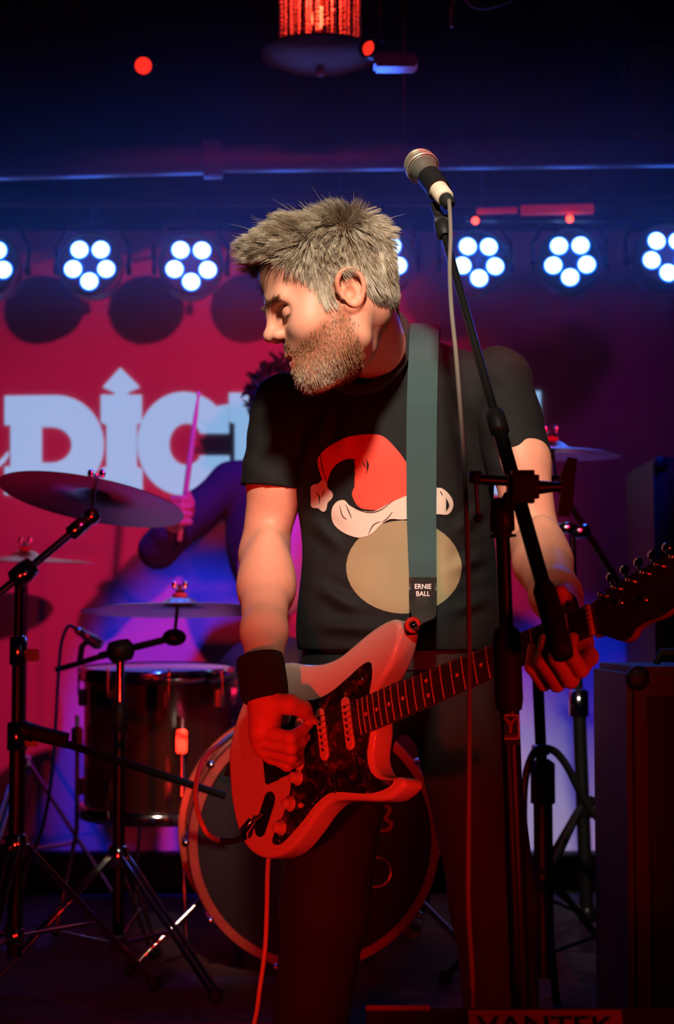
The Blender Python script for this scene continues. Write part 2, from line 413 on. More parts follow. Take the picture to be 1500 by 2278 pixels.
letters = {
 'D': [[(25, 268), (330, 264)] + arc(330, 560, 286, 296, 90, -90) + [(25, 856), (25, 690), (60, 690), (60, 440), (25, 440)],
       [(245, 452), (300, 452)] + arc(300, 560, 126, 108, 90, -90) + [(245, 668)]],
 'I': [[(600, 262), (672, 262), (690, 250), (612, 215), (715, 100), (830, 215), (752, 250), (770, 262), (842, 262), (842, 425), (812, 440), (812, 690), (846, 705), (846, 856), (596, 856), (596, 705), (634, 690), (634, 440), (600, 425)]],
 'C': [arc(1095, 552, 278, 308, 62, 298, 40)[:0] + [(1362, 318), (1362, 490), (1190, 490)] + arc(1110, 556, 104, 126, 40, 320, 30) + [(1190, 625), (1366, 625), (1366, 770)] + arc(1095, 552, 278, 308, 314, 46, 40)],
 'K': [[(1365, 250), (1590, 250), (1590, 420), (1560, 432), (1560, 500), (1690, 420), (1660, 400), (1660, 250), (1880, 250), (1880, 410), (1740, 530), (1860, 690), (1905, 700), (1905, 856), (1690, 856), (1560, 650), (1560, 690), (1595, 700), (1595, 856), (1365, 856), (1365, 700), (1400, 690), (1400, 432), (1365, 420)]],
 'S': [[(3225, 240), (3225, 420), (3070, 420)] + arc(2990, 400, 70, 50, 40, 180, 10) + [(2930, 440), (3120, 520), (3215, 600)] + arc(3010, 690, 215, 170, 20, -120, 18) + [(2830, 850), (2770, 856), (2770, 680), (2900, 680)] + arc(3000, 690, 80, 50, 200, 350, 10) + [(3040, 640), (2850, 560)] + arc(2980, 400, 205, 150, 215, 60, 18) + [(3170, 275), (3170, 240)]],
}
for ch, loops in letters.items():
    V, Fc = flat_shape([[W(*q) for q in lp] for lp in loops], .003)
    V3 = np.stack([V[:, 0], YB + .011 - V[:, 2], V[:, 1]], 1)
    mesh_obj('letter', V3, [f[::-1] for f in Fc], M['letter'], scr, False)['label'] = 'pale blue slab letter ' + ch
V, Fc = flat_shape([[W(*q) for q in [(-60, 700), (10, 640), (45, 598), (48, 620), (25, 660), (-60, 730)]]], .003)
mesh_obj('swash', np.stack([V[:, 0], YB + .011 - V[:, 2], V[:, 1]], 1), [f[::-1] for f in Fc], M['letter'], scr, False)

# ------------------------------------------------------------------ lights of the rig
YP = 4.87
bar = thing('lighting_bar', P(750, 470, YP + .05), 'long black pipe carrying the row of blue stage lights', 'lighting bar')
zb = P(750, 432, YP)[2]
MB().tube([(-1.7, YP + .05, zb), (1.6, YP + .05, zb)], .024).build('pipe', M['black_metal'], bar)
for x in (-1.2, 0, 1.2): MB().tube([(x, YP + .05, zb), (x, YP + .05, 3.3)], .008).build('hanger', M['black_metal'], bar)
def make_par():
    r = thing('par_light', (0, 0, 0), 'round black stage light with five blazing blue-white lenses on the pipe', 'stage light', 'blue stage lights along the pipe')
    MB().lathe([(.0, .10), (.062, .10), (.082, .06), (.094, .0), (.096, -.038), (.090, -.040), (.084, -.03), (.0, -.028)], (0, 0, 0), (0, 1, 0), 36, breaks=(1, 4, 5, 6)).build('housing', M['par_body'], r)
    MB().lathe([(.0, -.030), (.083, -.030), (.083, -.034), (0, -.034)], (0, 0, 0), (0, 1, 0), 32, smooth=False).build('face_plate', M['par_body'], r)
    for k, (a, q) in enumerate([(126, .052), (54, .052), (198, .050), (342, .050), (270, .052)]):
        c = (q * math.cos(math.radians(a)), -.036, q * math.sin(math.radians(a)))
        ln = MB().lathe([(.0225, .004), (.0235, -.004), (.020, -.010), (.011, -.0135), (.0, -.0145)], c, (0, 1, 0), 20).build('lens', M['led'], r)
        MB().torus((c[0], c[1], c[2]), (0, 1, 0), .0255, .003, 20, 6).build('lens_glow_ring', M['led_spill'], ln)
    MB().tube([(-.104, .02, 0), (-.108, .02, .07), (-.07, .02, .135), (0, .03, .15), (.07, .02, .135), (.108, .02, .07), (.104, .02, 0)], .006, 8).build('yoke', M['black_metal'], r)
    MB().tube([(0, .03, .15), (0, .04, .215)], .010, 8).build('clamp', M['black_metal'], r)
    for s in (-1, 1): MB().lathe([(0, .014), (.016, .014), (.016, 0), (0, 0)], (s * .098, .02, 0), (s, 0, 0), 10, smooth=False).build('knob', M['black_plastic'], r)
    return r
def children(o): return [c for c in bpy.data.objects if c.parent == o]
def copy_tree(o, parent=None):
    c = o.copy(); COL.objects.link(c)
    if parent is not None: c.parent = parent
    for ch in children(o): copy_tree(ch, c)
    return c
par0 = make_par(); first = True
for i, (px, py) in enumerate([(-22, 598), (204, 596), (425, 597), (640, 594), (850, 589), (1060, 589), (1268, 587), (1478, 577)]):
    o = par0 if i == 0 else copy_tree(par0)
    p = P(px, py, YP); o.location = Vector(p)
    o['label'] = {3: 'round blue-white stage light hidden behind the singer\'s head', 4: 'blue-white stage light peeking out behind the singer\'s hair', 5: 'blue-white stage light beside the microphone boom below the red batten', 6: 'blue-white stage light below the thick end of the red batten', 7: 'blue-white stage light below the brown hanging cabinet'}.get(i, 'blue-white five-lens stage light in the run before the singer\'s forehead')
    yaw = [-.04, .0, .10, .0, -.06, .10, -.12, .08][i]; o.rotation_euler = (-.10, 0, yaw)
    d = bpy.data.lights.new('par_beam', 'SPOT'); d.color = (.01, .10, 1.0); d.energy = 6; d.spot_size = math.radians(135); d.spot_blend = 1; d.shadow_soft_size = .05
    lo = bpy.data.objects.new('par_beam', d); COL.objects.link(lo); lo.location = Vector(p) + Vector((0, -.09, -.01)); lo.rotation_euler = (math.pi / 2 - .15, 0, math.pi)
    lo.rotation_euler = Vector((0.05 * (0 - p[0]), -1, -.22)).to_track_quat('-Z', 'Y').to_euler()

duct = thing('ceiling_pipe', P(480, 355, 4.5), 'fat dusty pipe crossing the dark ceiling above the blue lights', 'pipe')
a = P(-150, 372, 4.5); b = P(470, 355, 4.5); c = P(1650, 340, 4.5)
MB().tube([a, b], .040, 20).build('pipe_section', M['dull_chrome'] if 0 else mat('painted_pipe', (.06, .06, .075), .5, bump=.5, bscale=30), duct)
MB().tube([b, c], .036, 20).build('pipe_section', bpy.data.materials['painted_pipe'], duct)
MB().tube([b + nrm(b - a) * -.02, b + nrm(b - a) * .03], .052, 20).build('collar', bpy.data.materials['painted_pipe'], duct)
for px in (120, 900, 1400):
    p = P(px, 352, 4.5); MB().tube([p, (p[0], p[1], 3.3)], .006, 6).build('hanger', M['black_metal'], duct)

# crystal chandelier lit by an added, unseen red bulb
yc = 4.2; cc = P(712, 128, yc)
ch = thing('chandelier', cc, 'red-glowing chandelier of hanging crystal strands over a shallow dish', 'chandelier')
MB().lathe([(.0, -.030), (.06, -.027), (.11, -.014), (.150, .004), (.152, .010), (.11, -.004), (.0, -.02)], cc, (0, 0, 1), 40).build('dish', M['brass'], ch)
MB().lathe([(0, -.05), (.010, -.045), (.012, -.034), (.006, -.028)], cc, (0, 0, 1), 12).build('finial', M['crystal'], ch)
MB().tube([cc + np.array([0, 0, 0.0]), (cc[0], cc[1], 3.3)], .008, 8).build('stem', M['brass'], ch)
MB().torus(cc + np.array([0, 0, .30]), (0, 0, 1), .105, .008, 40, 8).build('ring', M['brass'], ch)
for ring, (rr, nn, L) in enumerate([(.100, 26, .30), (.065, 16, .34), (.035, 9, .36)]):
    for i in range(nn):
        t = 2 * math.pi * i / nn + ring * .2; m = MB(); x = cc[0] + rr * math.cos(t); y = cc[1] + rr * math.sin(t)
        z = cc[2] + .30; zend = cc[2] + (.012 if ring else .02) + .03 * random.random()
        while z > zend:
            r = random.choice((.0045, .0045, .0055)); m.sphere((x, y, z), r, 6, 4); z -= 2 * r + .001
        m.sphere((x, y, zend - .012), .0075, 6, 4, (1, 1, 1.7))
        m.build('crystal_strand', M['crystal'], ch)['kind'] = 'stuff'
MB().sphere(cc + np.array([0, 0, .10]), .022, 12, 8, (1, 1, 1.4)).build('added_bulb', mat('added_red_bulb', (1, .1, .05), .4, emit=(1, .05, .02), estr=9), ch)
d = bpy.data.lights.new('chandelier_glow', 'POINT'); d.color = (1, .04, .02); d.energy = 2.6; d.shadow_soft_size = .022
o = bpy.data.objects.new('chandelier_glow', d); COL.objects.link(o); o.location = Vector(cc + np.array([0, 0, .155]))

def small_spot(px, py, Y, label, lens_r, aim, body_mat):
    p = P(px, py, Y); r = thing('spot_lamp', p, label, 'spotlight'); ax = nrm(aim)
    MB().lathe([(0, .15), (lens_r * .9, .15), (lens_r * 1.5, .10), (lens_r * 1.55, -.01), (lens_r * 1.2, -.012)], p, -ax, 20, breaks=(1, 3)).build('housing', body_mat, r)
    MB().lathe([(lens_r * 1.22, .004), (lens_r, -.004), (lens_r * .6, -.010), (0, -.013)], p, -ax, 20).build('lens', M['red_lens'], r)
    q = p - ax * .07
    MB().tube([q + np.array([-lens_r * 1.7, 0, 0]), q + np.array([-lens_r * 1.7, 0, lens_r * 2.2]), q + np.array([lens_r * 1.7, 0, lens_r * 2.2]), q + np.array([lens_r * 1.7, 0, 0])], .005, 6).build('yoke', M['black_metal'], r)
    MB().tube([q + np.array([0, 0, lens_r * 2.2]), (q[0], q[1], 3.3)], .007, 6).build('hanger', M['black_metal'], r)
    return r
small_spot(319, 146, 4.3, 'small red spotlight hanging apart from the chandelier in the dark', .018, (0.1, -1, -.35), M['black_metal'])
s2 = small_spot(822, 108, 3.82, 'red spotlight with blue-sheened black body beside the chandelier dish', .015, (-.45, -.85, -.1), M['black_metal'])
p = P(880, 140, 3.82); MB().box(p - np.array([.05, .03, .016]), p + np.array([.05, .03, .016]), bev=.006).build('barn_door', mat('glossy_black_enamel', (.03, .03, .05), .2), s2)
pc = P(1040, 12, 4.0); cb = MB().tube(spline([P(1005, 60, 4.0), P(1008, 10, 4.0), P(1030, -6, 4.0), P(1065, 18, 4.0), P(1135, 0, 4.0), P(1180, -60, 4.0)], 8), .004, 8).build('ceiling_cable', mat('red_cable', (.35, .04, .03), .5))
tag(cb, 'thin red cable looping down from the dark ceiling', 'cable')

lb = thing('led_batten', P(1190, 468, 4.75), 'batten given a dim red glow, with two red indicator lamps above the blue lights', 'light fixture')
MB().tube([P(1062, 470, 4.75), P(1150, 468, 4.75)], .009, 12).build('tube', M['red_glow_bar'], lb)
MB().tube([P(1160, 468, 4.75), P(1320, 465, 4.75)], .015, 12).build('tube', M['red_glow_bar'], lb)
MB().box(P(1062, 486, 4.76) - np.array([.03, 0, .006]), P(1350, 474, 4.79), bev=.002).build('tray', M['black_metal'], lb)
for (px, py) in ((1058, 491), (1268, 487)): MB().sphere(P(px, py, 4.735), .0105, 10, 8).build('indicator_lamp', M['red_led'], lb)
for px in (1075, 1310): q = P(px, 470, 4.77); MB().tube([q, (q[0], q[1], 3.3)], .005, 6).build('hanger', M['black_metal'], lb)

hc = thing('hanging_cabinet', P(1470, 190, 5.0), 'dim reddish brown wooden cabinet high in the corner', 'cabinet')
p0 = P(1412, 292, 5.0); p1 = P(1640, 92, 5.0)
MB().box((p0[0], 5.0, p0[2]), (p1[0], 5.25, p1[2]), bev=.01).build('body', M['wood_box'], hc)
MB().box((p0[0] + .02, 4.985, p0[2] + .02), (p1[0] - .02, 5.0, p1[2] - .02), bev=.004).build('front_panel', M['wood_box'], hc)
for x in (p0[0] + .04, p1[0] - .04): MB().tube([(x, 5.1, p1[2]), (x, 5.1, 3.3)], .006, 6).build('hanger', M['black_metal'], hc)

# amplifiers and cabinets on the right
def cabinet(name, px0, px1, pytop, Y, depth, label, zb):
    a = P(px0, pytop, Y); b = P(px1, pytop, Y); r = thing(name, ((a[0] + b[0]) / 2, Y + depth / 2, zb), label, 'speaker cabinet')
    MB().box((a[0], Y, zb + .01), (b[0], Y + depth, a[2]), bev=.012).build('box', M['cab'], r)
    MB().box((a[0] + .035, Y - .006, zb + .05), (b[0] - .035, Y + .004, a[2] - .05), bev=.003).build('grille', mat('grille_cloth', (.012, .012, .012), .9, bump=.8, bscale=500), r)
    for x in (a[0] + .02, b[0] - .02):
        for z in (zb + .03, a[2] - .02): MB().sphere((x, Y + .004, z), .022, 10, 8, (1, .6, 1)).build('corner_guard', M['black_plastic'], r)
    MB().tube([((a[0] + b[0]) / 2 - .07, Y + depth / 2, a[2]), ((a[0] + b[0]) / 2 - .06, Y + depth / 2, a[2] + .022), ((a[0] + b[0]) / 2 + .06, Y + depth / 2, a[2] + .022), ((a[0] + b[0]) / 2 + .07, Y + depth / 2, a[2])], .008, 8).build('handle', M['black_rubber'], r)
    for x in (a[0] + .05, b[0] - .05):
        for y in (Y + .05, Y + depth - .05): MB().lathe([(.02, 0), (.018, .012), (0, .012)], (x, y, zb), (0, 0, 1), 10, smooth=False).build('foot', M['black_rubber'], r)
    return r
cabinet('speaker_cabinet', 1455, 1850, 1015, 4.5, .45, 'tall black speaker cabinet behind the guitar headstock', RISER)
cabinet('guitar_amplifier', 1395, 1800, 1483, 3.42 - .45, .40, 'low black amplifier cabinet in front of the taller speaker', 0)

# stage monitor wedge at the stage front with its red label
fc = thing('stage_monitor', (.42, 1.9, 0), 'black wedge stage monitor bearing a dark red name label', 'stage monitor')
xa = P(815, 2243, 2.05)[0]; xb = P(1640, 2243, 2.05)[0]; zt2 = P(1000, 2243, 2.05)[2]
prof2 = [(2.05, zt2), (2.07, zt2 - .02), (2.07, .012), (1.70, .012), (1.70, .10), (1.80, zt2 - .26)]
V_ = [(x, y, z) for x in (xa, xb) for (y, z) in prof2]; n6 = len(prof2)
MB().add(V_, [tuple(range(n6))[::-1], tuple(range(n6, 2 * n6))] + [(k, (k + 1) % n6, n6 + (k + 1) % n6, n6 + k) for k in range(n6)], False).build('body', M['cab'], fc)
sl0 = np.array([2.05, zt2]); sl1 = np.array([1.80, zt2 - .26]); sd2 = (sl1 - sl0) / np.linalg.norm(sl1 - sl0); sn2 = np.array([sd2[1], -sd2[0]])
def WS(x, t, h): q = sl0 + sd2 * t + sn2 * h; return np.array([x, q[0], q[1]])
MB().box((xa + .02, .055, -.002), (xb - .02, .33, .005), M=lambda q: WS(*q), bev=.002).build('grille', mat('grille_steel', (.012, .012, .012), .6, bump=.8, bscale=500), fc)
MB().box((xa, -.002, -.004), (xa + .075, .003, .0025), M=lambda q: WS(*q)).build('edge_trim', M['label_red'], fc)
for x in (xa + .06, xb - .06):
    for y in (1.74, 2.02): MB().lathe([(.02, 0), (.02, .013), (0, .013)], (x, y, 0), (0, 0, 1), 10, smooth=False).build('foot', M['black_rubber'], fc)
l0 = P(1042, 2248, 2.045)[0]; l1 = P(1382, 2248, 2.045)[0]
lbp = MB().box((l0, .004, .0), (l1, .045, .0025), M=lambda q: WS(*q)).build('name_plate', M['label_red'], fc)
V, Fc = text_shape('VANTEK', .026, .001); V = V * np.array([1.18, 1, 1])
MB().add([WS(q[0] + (l0 + l1) / 2, .037 - q[1], .0026 + q[2]) for q in V], Fc, False).build('lettering', M['black_plastic'], lbp)
# ------------------------------------------------------------------ electric guitar
GO = np.array([-.08653678, 2.77096747, .77793115]); GA = np.array([.65955856, -.68199836, .31600751])
GB = -np.array([.11426197, -.3245596, -.93893837]); GN = np.array([-.7429177, -.65539248, .13613958])
GA = nrm(GA); GN = nrm(GN - GA * (GN @ GA)); GB = np.cross(GN, GA)
def G(x, y, z=0.): return GO + GA * x + GB * y + GN * z           # guitar frame: x to the nut, y to the bass side, z off the face
def Gm(V): V = np.asarray(V, float); return GO + V[:, :1] * GA + V[:, 1:2] * GB + V[:, 2:3] * GN
def GP(px, py, h=0.):                                             # point seen at a pixel, on the plane h above the frets
    r = ray(px, py); o = GO + GN * h; return _C + r * (((o - _C) @ GN) / (r @ GN))
gt = thing('electric_guitar', G(-.155, 0, -.04), 'off-white double-cutaway electric guitar with tortoiseshell pickguard held by the singer', 'guitar')
ZF = -.012; ZBK = -.056
def slab(loop, z_top, z_bot, rnd_r, seg=4):
    """extruded outline with rounded edges; loop is CCW in (x, y)"""
    L = np.array(loop); nxt = np.roll(L, -1, 0); prv = np.roll(L, 1, 0); t = nxt - prv; t /= np.linalg.norm(t, axis=1)[:, None] + 1e-9
    nin = np.stack([-t[:, 1], t[:, 0]], 1); n = len(L); rings = []
    for i in range(seg + 1):
        a = math.pi / 2 * i / seg; rings.append((rnd_r * (1 - math.sin(a)), z_top - rnd_r * (1 - math.cos(a))))
    rings += [(q, z_bot + (z_top - z)) for q, z in rings[::-1]]
    V = []; Fc = []
    for q, z in rings: V += [(*(L[i] + nin[i] * q), z) for i in range(n)]
    for k in range(len(rings) - 1):
        for i in range(n): Fc.append((k * n + i, k * n + (i + 1) % n, (k + 1) * n + (i + 1) % n, (k + 1) * n + i))
    return V, Fc, n
def slab_mb(loop, zt, zb, r, seg=4):
    V, Fc, n = slab(loop, zt, zb, r, seg); W3 = Gm(V); m = MB().add(W3, Fc, True)
    m.add(W3[:n], [tuple(range(n))], False); m.add(W3[-n:], [tuple(range(n))[::-1]], False); return m
body_pts = [(-159, -8), (-155, 36), (-138, 72), (-110, 108), (-70, 138), (-25, 150), (18, 143), (60, 126), (99, 115), (137, 113), (172, 120), (209, 129), (246, 134), (274, 131), (284, 118), (279, 99), (264, 76), (246, 58), (224, 42), (207, 28),
            (203, 10), (202, -12), (198, -32), (191, -50), (187, -67), (190, -84), (201, -97), (218, -105), (236, -108), (247, -115), (244, -127), (212, -136), (180, -131), (145, -121), (110, -112), (82, -109), (52, -119), (20, -138), (-20, -157), (-62, -161), (-102, -151), (-135, -124), (-152, -85), (-159, -45)]
bl = [np.array(q) / 1000 for q in body_pts][::-1]
bl = spline(bl, 5, True)
slab_mb(bl, ZF, ZBK, .008).build('body', M['gtr_white'], gt)
# pickguard
pg_pts = [(47, 66), (62, 64), (85, 60), (120, 62), (160, 72), (196, 82), (214, 78), (211, 54), (200, 31), (194, 0), (191, -28), (184, -46), (179, -62), (181, -82), (193, -98), (212, -108), (229, -113), (214, -120), (180, -119), (145, -110), (110, -99), (82, -95), (50, -104), (18, -121), (-20, -138), (-44, -145), (-60, -138), (-52, -122), (-28, -101), (-5, -68), (2, -40), (4, 0), (8, 34), (24, 56)]
pgl = spline([np.array(q) / 1000 for q in pg_pts][::-1], 4, True)
slab_mb(pgl, ZF + .0035, ZF + .0008, .0008, 2).build('pickguard', M['pickguard'], gt)
slab_mb([q * np.array([1, 1]) for q in pgl], ZF + .0009, ZF - .001, .0001, 1).build('pickguard_underlay', M['cream'], gt)
def pickup(x, ang, ptop):
    c, s = math.cos(ang), math.sin(ang); R2 = lambda q: (x + c * q[0] - s * q[1], 0 + s * q[0] + c * q[1])
    lp = [(.0095 * math.cos(t), .0335 + .0095 * math.sin(t)) for t in np.linspace(0, math.pi, 12)] + [(.0095 * math.cos(t), -.0335 + .0095 * math.sin(t)) for t in np.linspace(math.pi, 2 * math.pi, 12)]
    pk = slab_mb([R2(q) for q in lp], ptop, ZF + .002, .0025, 3).build('pickup', M['cream'], gt)
    for i in range(6):
        q = R2((0, (i - 2.5) * .0104)); MB().lathe([(0, .0012), (.0024, .0012), (.0026, -.001)], G(q[0], q[1], ptop), GN, 10, smooth=False).build('pole_piece', M['rosewood'], pk)
    for s2 in (-1, 1):
        q = R2((0, s2 * .049)); MB().lathe([(0, .002), (.002, .0016), (.003, 0)], G(q[0], q[1], ZF + .0035), GN, 10).build('screw', M['chrome'], gt)
pickup(.149, 0, -.0045); pickup(.088, 0, -.0045); pickup(.032, -.16, -.0045)
# neck and fretboard
def hw(x): return .5 * (.0425 + (.0565 - .0425) * (.648 - x) / .466)
xe = .648 - .472
rings = []; V = []; nseg = 9
for x in np.linspace(xe, .655, 14):
    w_ = hw(x)
    for k in range(nseg + 1):
        a = math.pi * k / nseg; V.append((x, w_ * math.cos(a), -.006 - (.017 + .003 * (.648 - x) / .466) * math.sin(a)))
Fc = []
for i in range(13):
    for k in range(nseg): Fc.append((i * 10 + k, i * 10 + k + 1, (i + 1) * 10 + k + 1, (i + 1) * 10 + k))
    Fc.append((i * 10 + 9, i * 10, (i + 1) * 10, (i + 1) * 10 + 9))
MB().add(Gm(V), Fc, True).build('neck', M['maple'], gt)
fb = MB()
V = []
for x in (xe, .648):
    for y, z in ((-1, -.0065), (1, -.0065), (1, -.0016), (.5, -.0006), (0, -.0003), (-.5, -.0006), (-1, -.0016)): V.append((x, y * hw(x), z))
fb.add(Gm(V), [(k, (k + 1) % 7, 7 + (k + 1) % 7, 7 + k) for k in range(7)] + [tuple(range(7))[::-1], tuple(range(7, 14))], False)
fbo = fb.build('fretboard', M['rosewood'], gt)
fpos = lambda n: .648 * 2 ** (-n / 12)
for n in range(1, 23):
    x = fpos(n); MB().tube([G(x, -hw(x), -.0012), G(x, -.4 * hw(x), -.0002), G(x, .4 * hw(x), -.0002), G(x, hw(x), -.0012)], .0011, 6).build('fret', M['fret_wire'], gt)
for n in (3, 5, 7, 9, 12, 15, 17, 19, 21):
    x = (fpos(n) + fpos(n - 1)) / 2
    for y in ((-.0115, .0115) if n == 12 else (0,)): MB().lathe([(0, .0006), (.0032, .0006), (.0032, -.001)], G(x, y, -.0006), GN, 14, smooth=False).build('fret_marker', M['dot'], gt)
MB().box((.648, -.0215, -.006), (.6525, .0215, .0012), M=lambda q: G(*q)).build('nut', M['cream'], gt)
# headstock
hs = [(648, -21), (660, -24), (676, -34), (688, -42), (700, -47), (712, -44), (722, -36), (740, -33), (762, -34), (785, -30), (806, -20), (822, -4), (826, 16), (820, 34), (806, 42), (780, 42), (750, 40), (720, 37), (690, 33), (670, 27), (656, 22), (648, 21)]
hl = [np.array(q) / 1000 for q in hs]
slab_mb(spline(hl, 4, True), -.006, -.020, .0015, 2).build('headstock', M['maple'], gt)
MB().add(Gm([(x, y, -.0058) for x, y in hl]), [tuple(range(len(hl)))], False).build('headstock_face', mat('shaded_headstock_face', (.04, .022, .012), .3, var=.4, vscale=20, coat=.3), gt)  # unlit headstock: its dimness is put into the face colour
for i in range(6):
    x = .682 + i * .0248; y = .024 + i * .0018
    tn = MB().lathe([(.0052, 0), (.0045, .002), (.003, .006), (.003, .013), (.0035, .0145), (0, .015)], G(x, y, -.006), GN, 14).build('tuner_post', M['chrome'], gt)
    MB().tube([G(x, y + .012, -.024), G(x, y + .024, -.024)], .0022, 8).build('tuner_shaft', M['chrome'], tn)
    b = G(x, y + .030, -.024); m = MB(); m.sphere(b, .0078, 12, 8, (1.0, .95, .55), np.stack([GA, GB, GN], 1)); m.build('tuner_button', M['chrome'], tn)
    MB().box((x - .0085, y - .012, -.029), (x + .0085, y + .012, -.0195), M=lambda q: G(*q), bev=.002).build('tuner_housing', M['chrome'], tn)
for x, y in ((.745, -.004), (.705, .006)): MB().lathe([(.0042, 0), (.0042, .004), (0, .0055)], G(x, y, -.006), GN, 12).build('string_tree', M['chrome'], gt)
for i in range(6):
    yb = (i - 2.5) * .0104; yn = (i - 2.5) * .0070; k = 5 - i
    px_, py_ = .682 + k * .0248, .024 + k * .0018
    r = [.00022, .00026, .00032, .0004, .00048, .00056][i]
    MB().tube([G(-.004, yb, -.002), G(0, yb, .0035), G(.648, yn, .0018), G(px_, py_ - .003, .003)], r, 5).build('string', M['steel'], gt)
# bridge
br = MB().box((-.028, -.041, ZF), (.012, .041, ZF + .0035), M=lambda q: G(*q), bev=.001).build('bridge_plate', M['dull_chrome'], gt)
for i in range(6):
    y = (i - 2.5) * .0104; MB().box((-.022, y - .0047, ZF + .003), (.003, y + .0047, ZF + .0115), M=lambda q: G(*q), bev=.001).build('saddle', M['dull_chrome'], br)
MB().box((-.062, -.043, ZF + .001), (-.026, .043, ZF + .006), M=lambda q: G(*q), bev=.003).build('bridge_cover', M['black_plastic'], br)
# controls
def knob(x, y):
    kb = MB().lathe([(.0125, 0), (.0128, .0015), (.0105, .004), (.0088, .0095), (.0084, .013), (.0072, .0142), (0, .0142)], G(x, y, ZF + .0035), GN, 24, breaks=(1,)).build('control_knob', M['cream'], gt)
    for i in range(10):
        t = .4 + i * .55; q = G(x + .0112 * math.cos(t), y + .0112 * math.sin(t), ZF + .0035 + .0036)
        MB().box((-.0006, -.0009, -.0003), (.0006, .0009, .0006), M=lambda v, q=q: q + GA * v[0] + GB * v[1] + GN * v[2]).build('number_mark', M['black_plastic'], kb)
for x, y in ((.018, -.052), (-.006, -.088), (-.034, -.120)): knob(x, y)
sw = MB().tube([G(.030, -.098, ZF + .003), G(.031, -.100, ZF + .013)], .0018, 8).build('switch_lever', M['chrome'], gt)
MB().lathe([(.002, 0), (.0042, .003), (.0046, .008), (.003, .0115), (0, .012)], G(.031, -.100, ZF + .010), nrm(GN + GA * .25 + GB * -.2), 14).build('switch_tip', M['cream'], sw)
jl = []
ja = nrm(np.array([.60, .80])); jn = np.array([-ja[1], ja[0]]); jc = np.array([-.074, -.088])
for t in np.linspace(0, math.pi, 12): jl.append(jc + ja * (.025 + .0135 * math.sin(t)) + jn * -.0135 * -math.cos(t))
for t in np.linspace(0, math.pi, 12): jl.append(jc - ja * (.025 + .0135 * math.sin(t)) + jn * -.0135 * math.cos(t))
jl = jl if sum(jl[i][0] * jl[(i + 1) % 24][1] - jl[(i + 1) % 24][0] * jl[i][1] for i in range(24)) > 0 else jl[::-1]
slab_mb(jl, ZF + .002, ZF - .001, .0008, 2).build('jack_plate', M['black_plastic'] if 0 else mat('black_chrome', (.03, .03, .035), .1, metal=.6), gt)
for (x, y) in ((.190, .060), (.060, .058), (.212, -.110), (-.046, -.138), (.10, -.096), (.002, -.015), (.170, -.066), (.045, -.100)):
    MB().lathe([(0, .0012), (.0022, .0010), (.003, 0)], G(x, y, ZF + .0035), GN, 10).build('screw', M['chrome'], gt)
MB().lathe([(.0035, 0), (.0035, .008), (.006, .010), (.006, .012), (0, .0125)], G(.281, .117, -.034), nrm(GA + .25 * GB), 14).build('strap_button', M['chrome'], gt)
MB().lathe([(.0035, 0), (.0035, .008), (.006, .010), (.006, .012), (0, .0125)], G(-.158, -.01, -.034), -GA, 14).build('strap_button', M['chrome'], gt)

# instrument cable: plug in the jack, loop round the end of the body, then down to the floor
ic = thing('guitar_cable', G(-.1, -.1, 0), 'pale instrument cable looping from the guitar jack and hanging to the floor', 'cable')
j0 = G(-.074, -.088, ZF + .004); j1 = GP(545, 1862, .012)
MB().tube([j0 + GN * .002, j0 + (j1 - j0) * .35 + GN * .012], .0035, 10).build('plug_tip', M['chrome'], ic)
MB().tube([j0 + (j1 - j0) * .30 + GN * .012, j0 + (j1 - j0) * .75 + GN * .012, j1], [.0075, .0075, .0055], 14).build('plug_barrel', M['chrome'], ic)
c1 = GP(487, 1870, .02)
MB().tube(spline([j1, (j1 + c1) / 2 + np.array([0, 0, -.004]), c1], 5), .0052, 10).build('strain_relief', M['black_rubber'], ic)
loop = [c1, P(458, 1850, 2.76), P(437, 1790, 2.79), P(438, 1735, 2.83), P(455, 1688, 2.88), P(490, 1655, 2.93), P(530, 1630, 3.03), P(590, 1640, 3.09), P(612, 1720, 3.07), P(603, 1850, 2.99), P(596, 1930, 2.96), P(594, 2020, 2.94), P(590, 2110, 2.93), P(578, 2200, 2.92), P(565, 2280, 2.91), P(520, 2420, 2.88), np.array([-.23, 2.865, .03]), np.array([-.30, 2.84, .0095]), np.array([-.5, 2.8, .0095]), np.array([-.9, 2.85, .0095])]
MB().tube(spline(loop, 8), .0042, 10).build('cable', M['cable'], ic)
# ------------------------------------------------------------------ the singer
sg = thing('person', (P(890, 1450, 2.98)[0], 2.98, 0), 'guitarist in a black printed t-shirt and wristband looking down past the strap', 'person')
# --- head, built in its own frame: u forward, w to his left, v up; metres
HO = P(752, 680, 2.68); HS = 1.05; TL = math.radians(21); DL = math.radians(9)
hf = nrm([-math.cos(TL) * math.cos(DL), -math.sin(DL), -math.sin(TL) * math.cos(DL)])
hu = np.array([-math.sin(TL), 0, math.cos(TL)]); hu = nrm(hu - hf * (hu @ hf)); hl_ = np.cross(hu, hf)
HR = np.stack([hf, hl_, hu], 1)
def H2W(V): return HO + HS * (np.asarray(V) @ HR.T)
def W2H(p): return (HR.T @ (np.asarray(p) - HO)) / HS
NB = P(828, 810, 2.93)                              # base of the neck
nb = W2H(NB)
v = Vol((-.16, -.13, -.26), (.16, .13, .17), .002)
v.ell((-.008, 0, .055), (.096, .074, .074), k=0).ell((.038, 0, .066), (.060, .064, .060), k=.03)
v.ell((.042, 0, -.008), (.050, .060, .068), k=.03).ell((.030, 0, -.055), (.052, .047, .042), k=.03)
